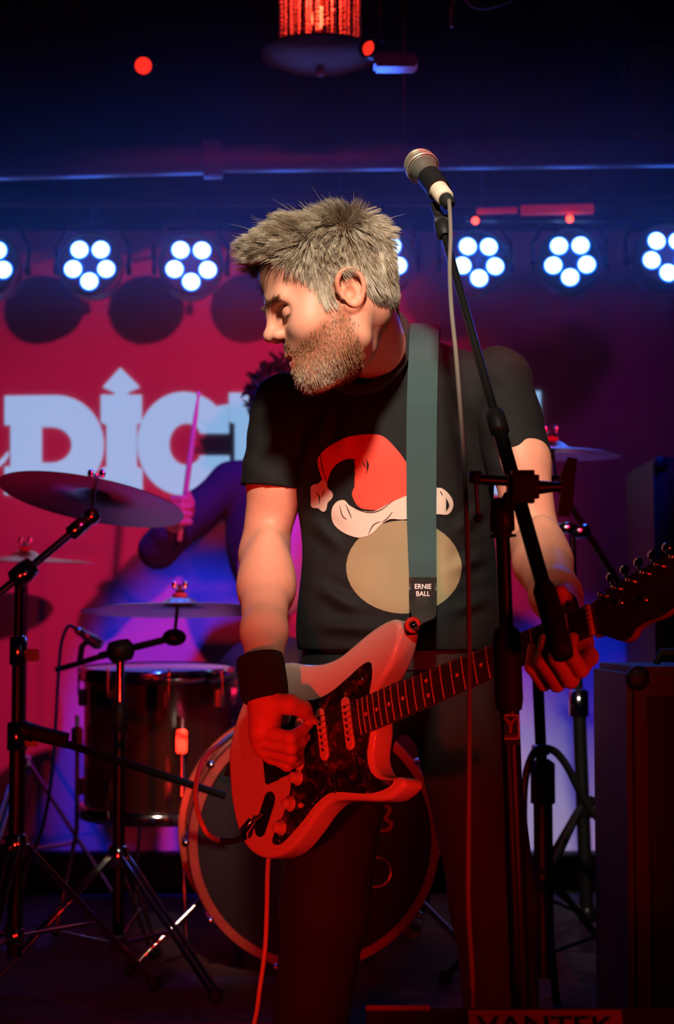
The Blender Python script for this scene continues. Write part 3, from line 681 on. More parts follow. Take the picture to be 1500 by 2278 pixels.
for s in (-1, 1):
    v.cap((.094, s * .012, .031), (.084, s * .042, .030), .010, .009, k=.02)          # brow ridge
    v.ell((.062, s * .040, -.018), (.026, .022, .024), k=.03)                          # cheek
    v.cap((-.004, s * .058, -.030), (.004, s * .053, -.062), .014, .016, k=.03).cap((.004, s * .053, -.062), (.066, s * .018, -.088), .016, .018, k=.03)
    v.ell((.094, s * .033, .010), (.014, .016, .012), k=.016, op='s')                  # socket
v.ell((.066, 0, -.046), (.033, .034, .034), k=.02).ell((.073, 0, -.085), (.023, .026, .022), k=.025)
for s in (-1, 1): v.ell((.0770, s * .032, .0075), (.0140, .0155, .0135), k=.004)       # eye under the lid
v.cap((.097, 0, .024), (.111, 0, -.008), .0075, .0095, k=.014).ell((.1135, 0, -.0095), (.0105, .0105, .0092), k=.008)
for s in (-1, 1):
    v.ell((.103, s * .0125, -.0145), (.0095, .0068, .0080), k=.006); v.ell((.1055, s * .0065, -.0235), (.0045, .0032, .0040), k=.002, op='s')
up_l = [(.084, -.024, -.0525), (.0945, -.011, -.0475), (.0978, 0, -.0478), (.0945, .011, -.0475), (.084, .024, -.0525)]
lo_l = [(.083, -.021, -.0560), (.092, -.010, -.0605), (.0950, 0, -.0615), (.092, .010, -.0605), (.083, .021, -.0560)]
v.chain(up_l, [.003, .0048, .0050, .0048, .003], k=.004).chain(lo_l, [.003, .0058, .0064, .0058, .003], k=.004)
v.chain([(.086, -.021, -.0545), (.099, -.008, -.0545), (.103, 0, -.0545), (.099, .008, -.0545), (.086, .021, -.0545)], [.001, .0024, .0028, .0024, .001], k=.002, op='s')
v.cap((.088, 0, -.072), (.087, 0, -.072), .010, k=.01)
# ears
for s in (-1, 1):
    er = Matrix.Rotation(s * .35, 3, 'X') @ Matrix.Rotation(-.25, 3, 'Y'); er = np.array(er)
    v.ell((-.012, s * .074, .002), (.0170, .0055, .0300), er, k=.006)
    rim = [(.008, s * .072, .004), (.006, s * .077, .020), (-.006, s * .081, .0315), (-.020, s * .084, .029), (-.029, s * .085, .014), (-.0265, s * .084, -.004), (-.016, s * .080, -.018), (-.002, s * .075, -.027), (.004, s * .071, -.020)]
    v.chain(spline(rim, 3), [.0034] * 25, k=.003)
    v.ell((-.004, s * .080, -.001), (.0095, .0070, .0110), k=.004, op='s'); v.ell((-.012, s * .084, .016), (.0085, .0045, .0085), k=.004, op='s')
    v.cap((.006, s * .073, -.004), (.005, s * .073, .001), .0035, k=.004)
# neck
v.cap((-.030, 0, -.010), nb, .054, .064, k=.03)
v.cap((-.010, .05, -.03), nb + np.array([.03, .01, -.02]), .016, .016, k=.025).cap((-.010, -.05, -.03), nb + np.array([.03, -.01, -.02]), .016, .016, k=.025)
v.ell((.020, 0, -.078), (.046, .040, .024), k=.03)
v.ell(nb, (.075, .085, .05), k=.04)
Vh, Fh = v.mesh()
def beard_mask(V):
    u, w_, z = V[:, 0], np.abs(V[:, 1]), V[:, 2]
    jaw = np.clip((-.022 - .45 * np.clip(.075 - u, 0, .1) * 0 - z + .10 * np.clip(.03 - u, -.02, .06)) / .012, 0, 1)   # below the cheek line
    side = np.clip((.040 - u) / .012, 0, 1) * np.clip((u - .004) / .008, 0, 1) * np.clip((.035 - z) / .015, 0, 1) * (w_ > .035)   # sideburn
    cheek_line = -.020 - .32 * np.clip(u - .040, 0, 1)
    m = np.clip((cheek_line - z) / .010, 0, 1)
    m = np.maximum(m, side)
    m *= np.clip((u + .004) / .012, 0, 1)                         # front of the ear only
    m *= np.clip((z + .112) / .008, 0, 1)
    mous = ((u > .082) & (z > -.046) & (z < -.026) & (w_ < .027)).astype(float)
    nose = (z > -.027) & (u > .094); m[nose] = 0
    m = np.maximum(m, mous * np.clip((-.0265 - z) / .004, 0, 1))
    lips = (u > .082) & (z < -.0445) & (z > -.068) & (w_ < .021 - .3 * np.abs(z + .055))
    m[lips] = 0
    return m, lips
def skull_hair_mask(V):
    """hair grows above the hairline, behind the temples and down to the nape"""
    u, w_, z = V[:, 0], np.abs(V[:, 1]), V[:, 2]
    front = .098 - .25 * np.clip(w_ - .02, 0, 1) * 2               # hairline height over the forehead
    line = np.interp(u, [-.12, -.075, -.045, -.030, -.020, .012, .016, .034, .040, .052, .070, .10], [-.030, -.034, -.026, .018, .034, .034, .004, .000, .045, .062, .082, .098])
    m = z > line
    return m
bm_, lips = beard_mask(Vh); hm = skull_hair_mask(Vh)
tint = np.ones((len(Vh), 4))
tint[:, :3] *= 1 - bm_[:, None] * np.array([.30, .40, .46])
tint[hm, :3] *= np.array([.55, .52, .50])
tint[lips, :3] = (1.0, .62, .58)
eye = np.abs(Vh - np.array([.0905, 0, 0]))
for s in (-1, 1):                                                    # lash line and brow
    dl = Vh[:, 2] - (.0008 + 10 * (Vh[:, 1] - s * .032) ** 2)
    ln = (np.abs(dl) < .0015) & (np.abs(Vh[:, 1] - s * .033) < .0155) & (Vh[:, 0] > .068)
    tint[ln, :3] = (.16, .10, .09)
    br_ = (np.abs(Vh[:, 2] - .0315 + .10 * (np.abs(Vh[:, 1]) - .03)) < .005) & (np.abs(np.abs(Vh[:, 1]) - .030) < .021) & (Vh[:, 0] > .07)
    tint[br_, :3] *= (.78, .70, .66)
ear_r = (np.abs(Vh[:, 1]) > .069) & (np.abs(Vh[:, 0] + .012) < .03) & (np.abs(Vh[:, 2]) < .035); tint[ear_r, :3] *= (1.05, .86, .82)
Wh = H2W(Vh)

# --- right arm and strumming hand
parts_V = [Wh]; parts_F = [Fh]; parts_T = [tint]
SR = P(634, 905, 2.985); ER = P(588, 1235, 3.00); WR = GP(588, 1508, .070)
va = Vol(P(480, 1800, 2.5) - .0, P(780, 800, 3.12) + .02, .0026)
lo = np.minimum(np.minimum(SR, ER), np.minimum(WR, GP(700, 1720, 0))) - .08; hi = np.maximum(np.maximum(SR, ER), np.maximum(WR, GP(540, 1560, .1))) + .08
va = Vol(lo, hi, .0025)
va.chain([SR, SR * .5 + ER * .5 + np.array([0, 0, 0]), ER], [.050, .045, .041], k=.02)
va.ell(SR * .55 + ER * .45 + np.array([.006, -.014, 0]), (.038, .040, .085), k=.03)
f1 = ER * .72 + WR * .28 + np.array([.002, 0, 0])
va.chain([ER, f1, ER * .35 + WR * .65, WR], [.041, .043, .036, .0285], k=.02)
va.ell(ER * .8 + WR * .2 + np.array([.008, -.004, .0]), (.034, .034, .08), k=.04)
fin = {  # MCP, PIP, DIP, tip as (px, py, height above the frets)
 'index': [(580, 1626, .074), (645, 1642, .058), (672, 1626, .032), (689, 1609, .016)],
 'middle': [(577, 1648, .066), (648, 1665, .052), (670, 1651, .028), (681, 1640, .013)],
 'ring': [(586, 1667, .055), (648, 1687, .042), (662, 1676, .020), (669, 1664, .009)],
 'pinky': [(606, 1684, .042), (640, 1704, .031), (657, 1697, .015), (669, 1684, .007)]}
rad = {'index': [.0125, .0108, .0092, .0074], 'middle': [.0122, .0106, .0090, .0074], 'ring': [.0115, .0100, .0084, .0070], 'pinky': [.0105, .0090, .0076, .0064]}
FP = {n: [GP(*q) for q in pts] for n, pts in fin.items()}
W0 = GP(592, 1545, .072)
va.cap(WR, W0, .0285, .027, k=.015)
for n, wd in (('index', .018), ('middle', .018), ('ring', .016), ('pinky', .014)):
    va.cap(W0 * .85 + FP[n][0] * .15, FP[n][0], .021, rad[n][0] + .002, k=.014)
th = [GP(606, 1566, .072), GP(645, 1567, .062), GP(674, 1577, .040), GP(693, 1601, .018)]
va.chain(th, [.0185, .0145, .0118, .0078], k=.010)
va.cap(GP(598, 1590, .070), FP['index'][0], .016, .013, k=.014)
for n in fin: va.chain(FP[n], rad[n], k=.0035)
Va, Fa = va.mesh(); parts_V.append(Va); parts_F.append(Fa)
ta = np.ones((len(Va), 4))
for tip, nn in ((th[3], th[3] - th[2]), (FP['index'][3], FP['index'][3] - FP['index'][2])):
    pass
for n in fin:                                                        # reddened knuckles
    for j in (0, 1):
        dd = np.linalg.norm(Va - FP[n][j], axis=1); ta[:, :3] *= 1 - np.clip(1 - dd / .018, 0, 1)[:, None] * np.array([.0, .18, .18])
parts_T.append(ta)

# --- left arm and fretting hand
SL = P(1106, 850, 2.93); EL = P(1186, 1205, 2.90); WL = G(.560, .026, -.072)
lo = np.minimum(np.minimum(SL, EL), np.minimum(WL, G(.66, -.1, 0))) - .08; hi = np.maximum(np.maximum(SL, EL), np.maximum(WL, G(.5, .1, -.1))) + .08
vl = Vol(lo, hi, .0025)
vl.chain([SL, SL * .5 + EL * .5 + np.array([.01, 0, 0]), EL], [.052, .048, .044], k=.02)
f1 = EL * .70 + WL * .30 + np.array([.000, 0, .004])
vl.chain([EL, f1, EL * .35 + WL * .65, WL], [.044, .045, .037, .029], k=.02)
vl.ell(EL * .8 + WL * .2 + np.array([.004, -.006, .004]), (.034, .04, .065), k=.03)
vl.chain([WL, G(.575, .0, -.055)], [.029, .027], k=.015)
lf = {'pinky': (.553, .0085, [(-.034, -.044), (-.060, -.006), (-.040, .020), (-.010, .010)]), 'ring': (.578, .0098, [(-.036, -.044), (-.068, -.004), (-.042, .026), (-.006, .011)]),
      'middle': (.603, .0100, [(-.036, -.044), (-.070, -.004), (-.044, .026), (-.012, .011)]), 'index': (.626, .0098, [(-.034, -.042), (-.062, -.002), (-.042, .022), (-.020, .010)])}
LP = {}
for n, (x, r, pp) in lf.items():
    bx = .575 + (x - .59) * .9
    pts = [G(bx + (x - bx) * t, y, z) for t, (y, z) in zip((0, .7, 1, 1), pp)]; LP[n] = pts
    vl.cap(G(.572, -.002, -.056), pts[0], .020, r + .004, k=.014)
    vl.chain(pts, [r + .0025, r + .0014, r, r - .0016], k=.0035)
tl = [G(.574, .004, -.060), G(.588, .030, -.045), G(.599, .046, -.026), G(.606, .058, -.006)]
vl.chain(tl, [.019, .0145, .0120, .0095], k=.010)
Vl, Fl = vl.mesh(); parts_V.append(Vl); parts_F.append(Fl); tt = np.ones((len(Vl), 4))
for n in lf:
    for j in (1, 2):
        dd = np.linalg.norm(Vl - LP[n][j], axis=1); tt[:, :3] *= 1 - np.clip(1 - dd / .016, 0, 1)[:, None] * np.array([.0, .2, .2])
parts_T.append(tt)
# --- trunk and legs under the clothes
HIP = P(897, 1460, 2.99)
KR = np.array([-.02, 2.93, .50]); AR = np.array([-.07, 3.02, .085]); KL = np.array([.27, 2.96, .50]); AL = np.array([.30, 3.06, .085])
HJR = HIP + np.array([-.095, 0, -.06]); HJL = HIP + np.array([.095, 0, -.06])
vt = Vol((-.32, 2.72, .0), (.52, 3.3, 1.56), .008)
CH = P(870, 1010, 2.985); BE = P(888, 1270, 2.985)
vt.ell(CH, (.165, .095, .18), k=.03).ell(BE, (.150, .098, .22), k=.05).ell(HIP, (.155, .10, .10), k=.05)
vt.cap(SR, NB, .035, .04, k=.03).cap(SL, NB, .035, .04, k=.03).cap(NB, CH, .05, .06, k=.04)
for hj, kn, an in ((HJR, KR, AR), (HJL, KL, AL)): vt.chain([hj, kn, an], [.072, .052, .036], k=.03); vt.cap(an - [0, 0, .03], an + np.array([0, -.13, -.045]), .034, .026, k=.02)
Vt, Ft = vt.mesh(); parts_V.append(Vt); parts_F.append(Ft); parts_T.append(np.ones((len(Vt), 4)))
off = 0; AV = []; AF = []
for V_, F_ in zip(parts_V, parts_F): AV.append(V_); AF.append(np.asarray(F_) + off); off += len(V_)
body = mesh_obj('body', np.concatenate(AV), np.concatenate(AF), M['skin'], sg)
ca = body.data.color_attributes.new('tint', 'FLOAT_COLOR', 'POINT'); ca.data.foreach_set('color', np.concatenate(parts_T).astype(np.float32).ravel())
# thumb and finger nails
def nail(tip, prev, facing, r, name='fingernail'):
    d = nrm(tip - prev); n_ = nrm(facing - d * (facing @ d)); s_ = np.cross(d, n_); m = MB(); V_ = []; Fc_ = []
    for i in range(6):
        for k in range(7):
            a = (k / 6 - .5) * 1.7; x = (i / 5 - .35) * r * 1.5; rr = r * 1.03
            V_.append(tip + d * x + (n_ * math.cos(a) + s_ * math.sin(a) * (1 - .12 * (i in (0, 5)))) * rr * (1 if i < 5 else .97))
    for i in range(5):
        for k in range(6): Fc_.append((i * 7 + k, i * 7 + k + 1, (i + 1) * 7 + k + 1, (i + 1) * 7 + k))
    m.add(V_, Fc_, True).build(name, mat('nail', (.72, .48, .40), .25, var=.03), sg)
nail(th[3], th[2], nrm(-ray(690, 1600) + np.array([.2, 0, .6])), .0078, 'thumbnail')

# --- hair strands
def strands(roots, paths_pts, r0, r1, cols, sides=3):
    """paths_pts: (n, m, 3) world points -> one mesh of tapered fibres"""
    n, m, _ = paths_pts.shape
    T = np.gradient(paths_pts, axis=1); T /= np.linalg.norm(T, axis=2)[..., None] + 1e-9
    ref = np.tile(np.array([.3, -.8, .5]), (n, m, 1)); U = np.cross(T, ref); U /= np.linalg.norm(U, axis=2)[..., None] + 1e-9; Wv = np.cross(T, U)
    rr = np.linspace(1, 0, m)[None, :] ** .7; rr = r1 + (r0 - r1) * rr
    V_ = np.stack([paths_pts + rr[..., None] * (math.cos(a) * U + math.sin(a) * Wv) for a in (2 * math.pi * k / sides for k in range(sides))], 2)   # n,m,sides,3
    base = np.arange(n)[:, None, None] * (m * sides) + np.arange(m - 1)[None, :, None] * sides
    k = np.arange(sides)[None, None, :]; k2 = (k + 1) % sides
    Fc_ = np.stack([base + k, base + k2, base + sides + k2, base + sides + k], -1).reshape(-1, 4)
    return V_.reshape(-1, 3), Fc_, np.repeat(cols, m * sides, axis=0)
def surf_samples(V_, F_, mask, n):
    c = V_[F_].mean(1); ok = mask(c); F2 = F_[ok]
    a = V_[F2]; nr = np.cross(a[:, 2] - a[:, 0], a[:, 3] - a[:, 1]); ar = np.linalg.norm(nr, axis=1); p = ar / ar.sum()
    i = RNG.choice(len(F2), n, p=p); s_, t_ = RNG.random((2, n, 1)); q = a[i]
    pt = (q[:, 0] * (1 - s_) + q[:, 1] * s_) * (1 - t_) + (q[:, 3] * (1 - s_) + q[:, 2] * s_) * t_
    return pt, nr[i] / (ar[i][:, None] + 1e-12)
N = 26000
pt, nr = surf_samples(Vh, Fh, lambda c: skull_hair_mask(c) & ~((np.abs(c[:, 1]) > .066) & (c[:, 2] < .034) & (c[:, 0] > -.034) & (c[:, 0] < .012)), N)
whorl = np.array([-.062, -.005, .112])
fl = pt - whorl; fl -= nr * (fl * nr).sum(1)[:, None]; fl /= np.linalg.norm(fl, axis=1)[:, None] + 1e-9
topness = np.clip((pt[:, 2] - .062) / .045, 0, 1)[:, None]; frontness = np.clip((pt[:, 0] - .02) / .06, 0, 1)[:, None] * topness
back = np.clip((-.03 - pt[:, 0]) / .05, 0, 1)[:, None] * topness
side = 1 - topness
fl = fl + np.array([-.25, 0, -1.1]) * side + np.array([-.35, 0, 0]) * side * (pt[:, :1] > -.02); fl /= np.linalg.norm(fl, axis=1)[:, None]
Ln = .017 * side + .036 * topness + .008 * frontness; Ln = Ln * np.clip((pt[:, 2:3] + .045) / .05, .30, 1)
Ln = Ln * (.72 + .45 * RNG.random((N, 1)))
lift = .13 + .62 * topness + .25 * frontness + .45 * back
gx = np.stack([np.sin(pt[:, 0] * 95 + pt[:, 1] * 60), np.sin(pt[:, 1] * 105 + pt[:, 2] * 70 + 1.3), np.sin(pt[:, 2] * 90 + pt[:, 0] * 80 + 2.1)], 1)
d0 = nr * lift + fl * (.85 - .75 * frontness) + np.array([.02, 0, 1.0]) * frontness + gx * .20 * (.25 + topness) + RNG.normal(0, .07, (N, 3)) * (.5 + topness); d0 /= np.linalg.norm(d0, axis=1)[:, None]
mseg = 6; tpar = np.linspace(0, 1, mseg)[None, :, None]
bend = (fl * (.75 - .45 * frontness) + np.array([.06, 0, -.08]) * topness + gx * .25)
pth = pt[:, None, :] + d0[:, None, :] * (Ln[:, None, :] * tpar) + bend[:, None, :] * (Ln[:, None, :] * tpar ** 2 * .50)
fly = (RNG.random((N, 1)) < .012) * topness                          # a few stray hairs
pth = pth + fly[:, None, :] * (nr[:, None, :] * .8 + RNG.normal(0, .5, (N, 1, 3))) * .016 * tpar ** 1.5
# clumps
nc = 1500; ci = RNG.choice(N, nc, replace=False); near = np.empty(N, int)
for a0 in range(0, N, 2000):
    dd = ((pt[a0:a0 + 2000, None] - pt[ci][None]) ** 2).sum(2); near[a0:a0 + 2000] = ci[dd.argmin(1)]
pull = ((.30 + .28 * topness[:, None, :]) * tpar ** 1.5) * (1 - fly[:, None, :])
pth = pth * (1 - pull) + pth[near] * pull
g = RNG.random((N, 1)); grey = np.array([.62, .57, .46]); ash = np.array([.36, .285, .19]); dark = np.array([.10, .075, .055])
cl = RNG.random(N)[near][:, None]
cols = ash * (1 - cl) + grey * cl; cols = cols * (.65 + .6 * g)
napm = np.clip((.012 - pt[:, 2:3]) / .04, 0, 1) * np.clip((-.01 - pt[:, :1]) / .03, 0, 1); cols = cols * (1 - napm) + dark * napm
V_, F_, C_ = strands(pt, H2W(pth.reshape(-1, 3)).reshape(N, mseg, 3),   .00046, .00013, np.c_[cols, np.ones(N)])
hv = Vol((-.14, -.11, -.05), (.14, .11, .19), .003)              # packed hair under the loose strands
hair_o = mesh_obj('hair', V_, F_, M['hair'], sg); hair_o['kind'] = 'stuff'; hair_o['label'] = 'tousled ash grey hair swept forward'
ca = hair_o.data.color_attributes.new('tint', 'FLOAT_COLOR', 'POINT'); ca.data.foreach_set('color', C_.astype(np.float32).ravel())
N = 6000
pt, nr = surf_samples(Vh, Fh, lambda c: RNG.random(len(c)) < beard_mask(c)[0] ** 3 * np.clip((-.015 - c[:, 2]) / .05 + .25, .25, 1), N)
fl = np.array([.15, 0, -1.0]) - nr * (nr @ np.array([.15, 0, -1.0]))[:, None]
Ln = (.0030 + .0045 * np.clip((-.06 - pt[:, 2:3]) / .03, 0, 1)) * (.6 + .7 * RNG.random((N, 1)))
d0 = nr * .55 + fl + RNG.normal(0, .28, (N, 3)); d0 /= np.linalg.norm(d0, axis=1)[:, None]; tp = np.linspace(0, 1, 3)[None, :, None]
pth = pt[:, None] + d0[:, None] * Ln[:, None] * tp - np.array([0, 0, .0012]) * tp ** 2
chin = np.clip((-.066 - pt[:, 2:3]) / .02, 0, 1) * np.clip((pt[:, :1] - .03) / .03, 0, 1)
cols = (np.array([.30, .150, .075]) * (1 - chin) + np.array([.46, .35, .25]) * chin) * (.6 + .8 * RNG.random((N, 1)))
V_, F_, C_ = strands(pt, H2W(pth.reshape(-1, 3)).reshape(N, 3, 3), .00042, .00015, np.c_[cols, np.ones(N)])
be = mesh_obj('beard', V_, F_, M['hair'], sg); be['kind'] = 'stuff'; be['label'] = 'short ginger beard greying at the chin'
ca = be.data.color_attributes.new('tint', 'FLOAT_COLOR', 'POINT'); ca.data.foreach_set('color', C_.astype(np.float32).ravel())
for s in (1, -1):
    N = 130; pt, nr = surf_samples(Vh, Fh, lambda c: (np.abs(c[:, 2] - .0325 + .10 * (np.abs(c[:, 1]) - .03)) < .0030) & (np.abs(c[:, 1] * s - .030) < .021) & (c[:, 0] > .07), N)
    d0 = nr * .5 + np.array([-.35, s * .8, .25]) + RNG.normal(0, .2, (N, 3)); d0 /= np.linalg.norm(d0, axis=1)[:, None]
    pth = pt[:, None] + d0[:, None] * .008 * tp
    V_, F_, C_ = strands(pt, H2W(pth.reshape(-1, 3)).reshape(N, 3, 3), .0004, .00015, np.c_[np.array([[.24, .15, .09]]) * (.7 + .6 * RNG.random((N, 1))), np.ones(N)])
    eb = mesh_obj('eyebrow', V_, F_, M['hair'], sg); eb['kind'] = 'stuff'
    ca = eb.data.color_attributes.new('tint', 'FLOAT_COLOR', 'POINT'); ca.data.foreach_set('color', C_.astype(np.float32).ravel())

# --- t-shirt
HEMR = P(606, 1086, 2.985); HEML = P(1160, 1052, 2.925)
vs = Vol((-.30, 2.70, .86), (.46, 3.26, 1.58), .0040)
vs.ell(CH + [0, 0, .01], (.182, .118, .20), k=0).ell(BE, (.170, .122, .27), k=.06).ell(P(892, 1420, 2.985), (.178, .122, .16), k=.05)
vs.cap(SR + [.012, 0, -.012], NB + [-.01, .045, -.005], .056, .060, k=.05).cap(SL + [-.012, 0, -.012], NB + [.02, .045, -.012], .058, .056, k=.05)
vs.cap(NB + [.0, .05, -.03], CH, .07, .09, k=.06)
# cloth folds: soft ridges and hollows
def ridge(a, b, r, k, y=2.86): pass
folds = [((700, 905), (660, 1090)), ((735, 900), (700, 1010)), ((770, 895), (770, 1010)), ((655, 930), (640, 1060)), ((1010, 830), (1060, 1010)), ((1040, 850), (1085, 990)), ((690, 1150), (760, 1220)), ((700, 1300), (800, 1360)), ((1080, 1120), (1010, 1190)), ((1090, 1230), (1000, 1270)), ((690, 1390), (860, 1400)), ((1095, 1330), (1000, 1360))]
sl, X = vs.block(vs.lo, vs.lo + vs.h * vs.n)
for (a, b) in folds:
    A_ = P(*a, 2.88)[[0, 2]].astype(np.float32); B_ = P(*b, 2.88)[[0, 2]].astype(np.float32); ba = B_ - A_
    q = X[..., [0, 2]] - A_; t = np.clip((q @ ba) / (ba @ ba), 0, 1); dd = np.linalg.norm(q - t[..., None] * ba, axis=-1)
    prof = (np.exp(-(dd / .011) ** 2) * .0085 - np.exp(-((dd - .02) / .011) ** 2) * .0040) * np.sin(np.pi * np.clip(t, .06, .94)) * (X[..., 1] < 2.97)
    vs.D[sl] -= prof.astype(np.float32)
del X
nR = nrm(HEMR - SR + np.array([-.02, 0, 0])); nL = nrm(np.array([.40, 0, -.92]))
nR = nrm(np.array([-.10, .0, -1.0]))
vs.cut(P(890, 1446, 2.985), (0, 0, -1))
Vs, Fs = vs.mesh()
for S_, H_, n_, ra_, rb_, arm in ((SR, HEMR, nR, .0590, .0560, .0500), (SL, HEML, nL, .0615, .0580, .0520)):   # sleeves, hollow at the hem
    vq = Vol(np.minimum(S_, H_) - .09, np.maximum(S_, H_) + .09, .0035); e_ = H_ + (H_ - S_) * .4
    vq.cap(S_, e_, ra_, rb_, k=0)
    sl, X = vq.block(vq.lo, vq.lo + vq.h * vq.n)
    ph_ = X @ np.array([40., 25., 70.], np.float32)
    vq.D[sl] += (np.sin(ph_) * .0009 + np.sin(X[..., 2] * 120 + X[..., 0] * 90) * .0008).astype(np.float32)
    vq.cut(H_, n_); ad_ = nrm(H_ - S_); vq.cap(H_ - ad_ * .02, H_ + ad_ * .12, arm - .002, arm - .002, k=.0, op='s')
    V2, F2 = vq.mesh(); Fs = np.concatenate([Fs, F2 + len(Vs)]); Vs = np.concatenate([Vs, V2])
shirt = mesh_obj('t_shirt', Vs, Fs, M['shirt'], sg); shirt['label'] = 'black cotton t-shirt with red cap print'
bvh = BVHTree.FromPolygons(Vs.tolist(), Fs.tolist())
for nm, c_, n_, r_ in (('sleeve_hem', HEMR, nR, .054), ('sleeve_hem', HEML, nL, .056)):
    pass
# ribbed collar
col_pts = [P(884, 704, 2.995), P(905, 748, 2.93), P(893, 806, 2.865), P(850, 850, 2.825), P(800, 866, 2.815), P(742, 850, 2.835), P(712, 810, 2.89), P(735, 765, 2.96), P(815, 712, 3.01)]
cm = MB(); cp = spline(col_pts, 6, True); cp.append(cp[0])
cm.tube(cp, .0095, 10, cap=False); cm.build('collar', mat('ribbed_black_cotton', (.011, .013, .014), .9, bump=.6, bscale=300), shirt)
# printed artwork on the chest: a red cap with white trim over a plain khaki disc
def cp2(x, y): p = P(500 + x / 1.875, 680 + y / 1.875, 2.86); return np.array([p[0], p[2]])
def print_shape(pts, mt, lift, smooth=4, name='print'):
    lp = [cp2(*q) for q in pts]; lp = spline(lp, smooth, True) if smooth > 1 else lp
    bm = bmesh.new(); vsx = [bm.verts.new((q[0], 0, q[1])) for q in lp]; f = bm.faces.new(vsx); bmesh.ops.triangulate(bm, faces=[f])
    for _ in range(5):
        es = [e for e in bm.edges if e.calc_length() > .007]
        if not es: break
        bmesh.ops.subdivide_edges(bm, edges=es, cuts=1); bmesh.ops.triangulate(bm, faces=bm.faces[:])
    bm.verts.index_update(); V_ = []
    for q in bm.verts:
        h_ = bvh.ray_cast(Vector((q.co.x, 2.4, q.co.z)), Vector((0, 1, 0)))
        V_.append((q.co.x, (h_[0].y if h_[0] is not None else 2.9) - lift, q.co.z))
    F_ = [[q.index for q in f.verts] for f in bm.faces]; bm.free()
    me = MB().add(V_, F_, True)
    return me.build(name, mt, shirt)
print_shape([(750 + 243 * math.cos(t), 1090 + 195 * math.sin(t)) for t in np.linspace(0, 2 * math.pi, 40)[:-1]], M['print_khaki'], .0012, 1, 'print_disc')
print_shape([(422, 742), (400, 700), (386, 640), (402, 606), (450, 570), (530, 541), (600, 535), (658, 543), (705, 585), (755, 650), (785, 720), (790, 790), (740, 830), (660, 850), (600, 850), (560, 838), (536, 800), (534, 770), (560, 728), (588, 690), (586, 662), (556, 642), (510, 636), (462, 660), (436, 700)], M['print_red'], .0018, 3, 'print_cap')
trim = [(448, 840), (470, 812), (500, 808), (520, 830), (560, 850), (620, 858), (680, 828), (740, 800), (800, 778), (860, 765), (905, 758), (945, 790), (958, 830), (935, 868), (880, 868), (800, 884), (740, 892), (690, 890), (650, 915), (612, 952), (560, 966), (505, 948), (462, 915), (446, 880)]
print_shape(trim, M['print_white'], .0024, 3, 'print_trim')
pom = [(400 + (44 + 8 * math.cos(5 * t)) * math.cos(t), 785 + (62 + 8 * math.cos(5 * t)) * math.sin(t)) for t in np.linspace(0, 2 * math.pi, 36)[:-1]]
print_shape(pom, M['print_white'], .0024, 1, 'print_pompom')
def ink_line(pts, wd=4.0):
    pts = spline([np.array(q, float) for q in pts], 5); L_ = []; R_ = []
    for i, q in enumerate(pts):
        d = pts[min(i + 1, len(pts) - 1)] - pts[max(i - 1, 0)]; d = d / (np.linalg.norm(d) + 1e-9); n_ = np.array([-d[1], d[0]]); k = wd * (.35 + .65 * math.sin(math.pi * min(max(i / (len(pts) - 1), .08), .92)))
        L_.append(q + n_ * k / 2); R_.append(q - n_ * k / 2)
    print_shape([tuple(q) for q in L_ + R_[::-1]], M['black_plastic'], .0030, 1, 'print_ink_line')
for ln_ in ([(398, 610), (405, 660), (425, 735)], [(590, 640), (600, 665), (590, 700)], [(575, 650), (588, 672)], [(480, 830), (490, 870), (510, 890)], [(505, 825), (520, 860), (530, 885)], [(600, 952), (620, 915), (650, 900)], [(655, 905), (680, 885), (700, 860)], [(545, 845), (600, 862), (650, 852), (700, 815)], [(380, 770), (395, 790), (392, 820)], [(415, 760), (405, 790)], [(925, 800), (938, 830), (925, 855)], [(900, 770), (912, 790)]): ink_line(ln_)

# --- jeans, belt, shoes
vj = Vol((-.32, 2.70, .03), (.55, 3.3, 1.02), .006)
vj.ell(HIP + [0, 0, .0], (.170, .118, .13), k=0)
for hj, kn, an in ((HJR, KR, AR), (HJL, KL, AL)): vj.chain([hj, kn, an + [0, 0, .02]], [.092, .072, .058], k=.03)
vj.cut(P(890, 1425, 2.98), (0, 0, 1)); vj.cut((0, 0, .075), (0, 0, -1))
Vj, Fj = vj.mesh(); jeans = mesh_obj('jeans', Vj, Fj, M['jeans'], sg)
bvj = BVHTree.FromPolygons(Vj.tolist(), Fj.tolist()); bz = P(890, 1466, 2.86)[2]; m = MB(); V_ = []; nb_ = 48
for i in range(nb_):
    t = 2 * math.pi * i / nb_; d = Vector((math.cos(t), math.sin(t), 0))
    for zz in (-.018, .018):
        h_ = bvj.ray_cast(Vector((HIP[0], HIP[1], bz + zz)) + d * .4, -d); q = np.array(h_[0]) if h_[0] is not None else np.array([HIP[0], HIP[1], bz + zz]) + np.array(d) * .15
        V_.append(q + np.array(d) * .004)
m.add(V_, [(2 * i, 2 * i + 1, (2 * i + 3) % (2 * nb_), (2 * i + 2) % (2 * nb_)) for i in range(nb_)], True).build('belt', M['leather'], jeans)
for an, s in ((AR, -1), (AL, 1)):
    vv = Vol(an + [-.1, -.26, -.09], an + [.1, .12, .09], .005)
    f0 = np.array([an[0], an[1] + .02, .045]); f1 = np.array([an[0] + s * .02, an[1] - .17, .036])
    vv.cap(f0, f1, .046, .040, k=.02).cap(f0 + [0, 0, .02], f0 + [0, 0, .06], .045, .045, k=.02).cut((0, 0, .0), (0, 0, -1))
    V_, F_ = vv.mesh(); sh = mesh_obj('shoe', V_, F_, M['black_rubber'], sg)

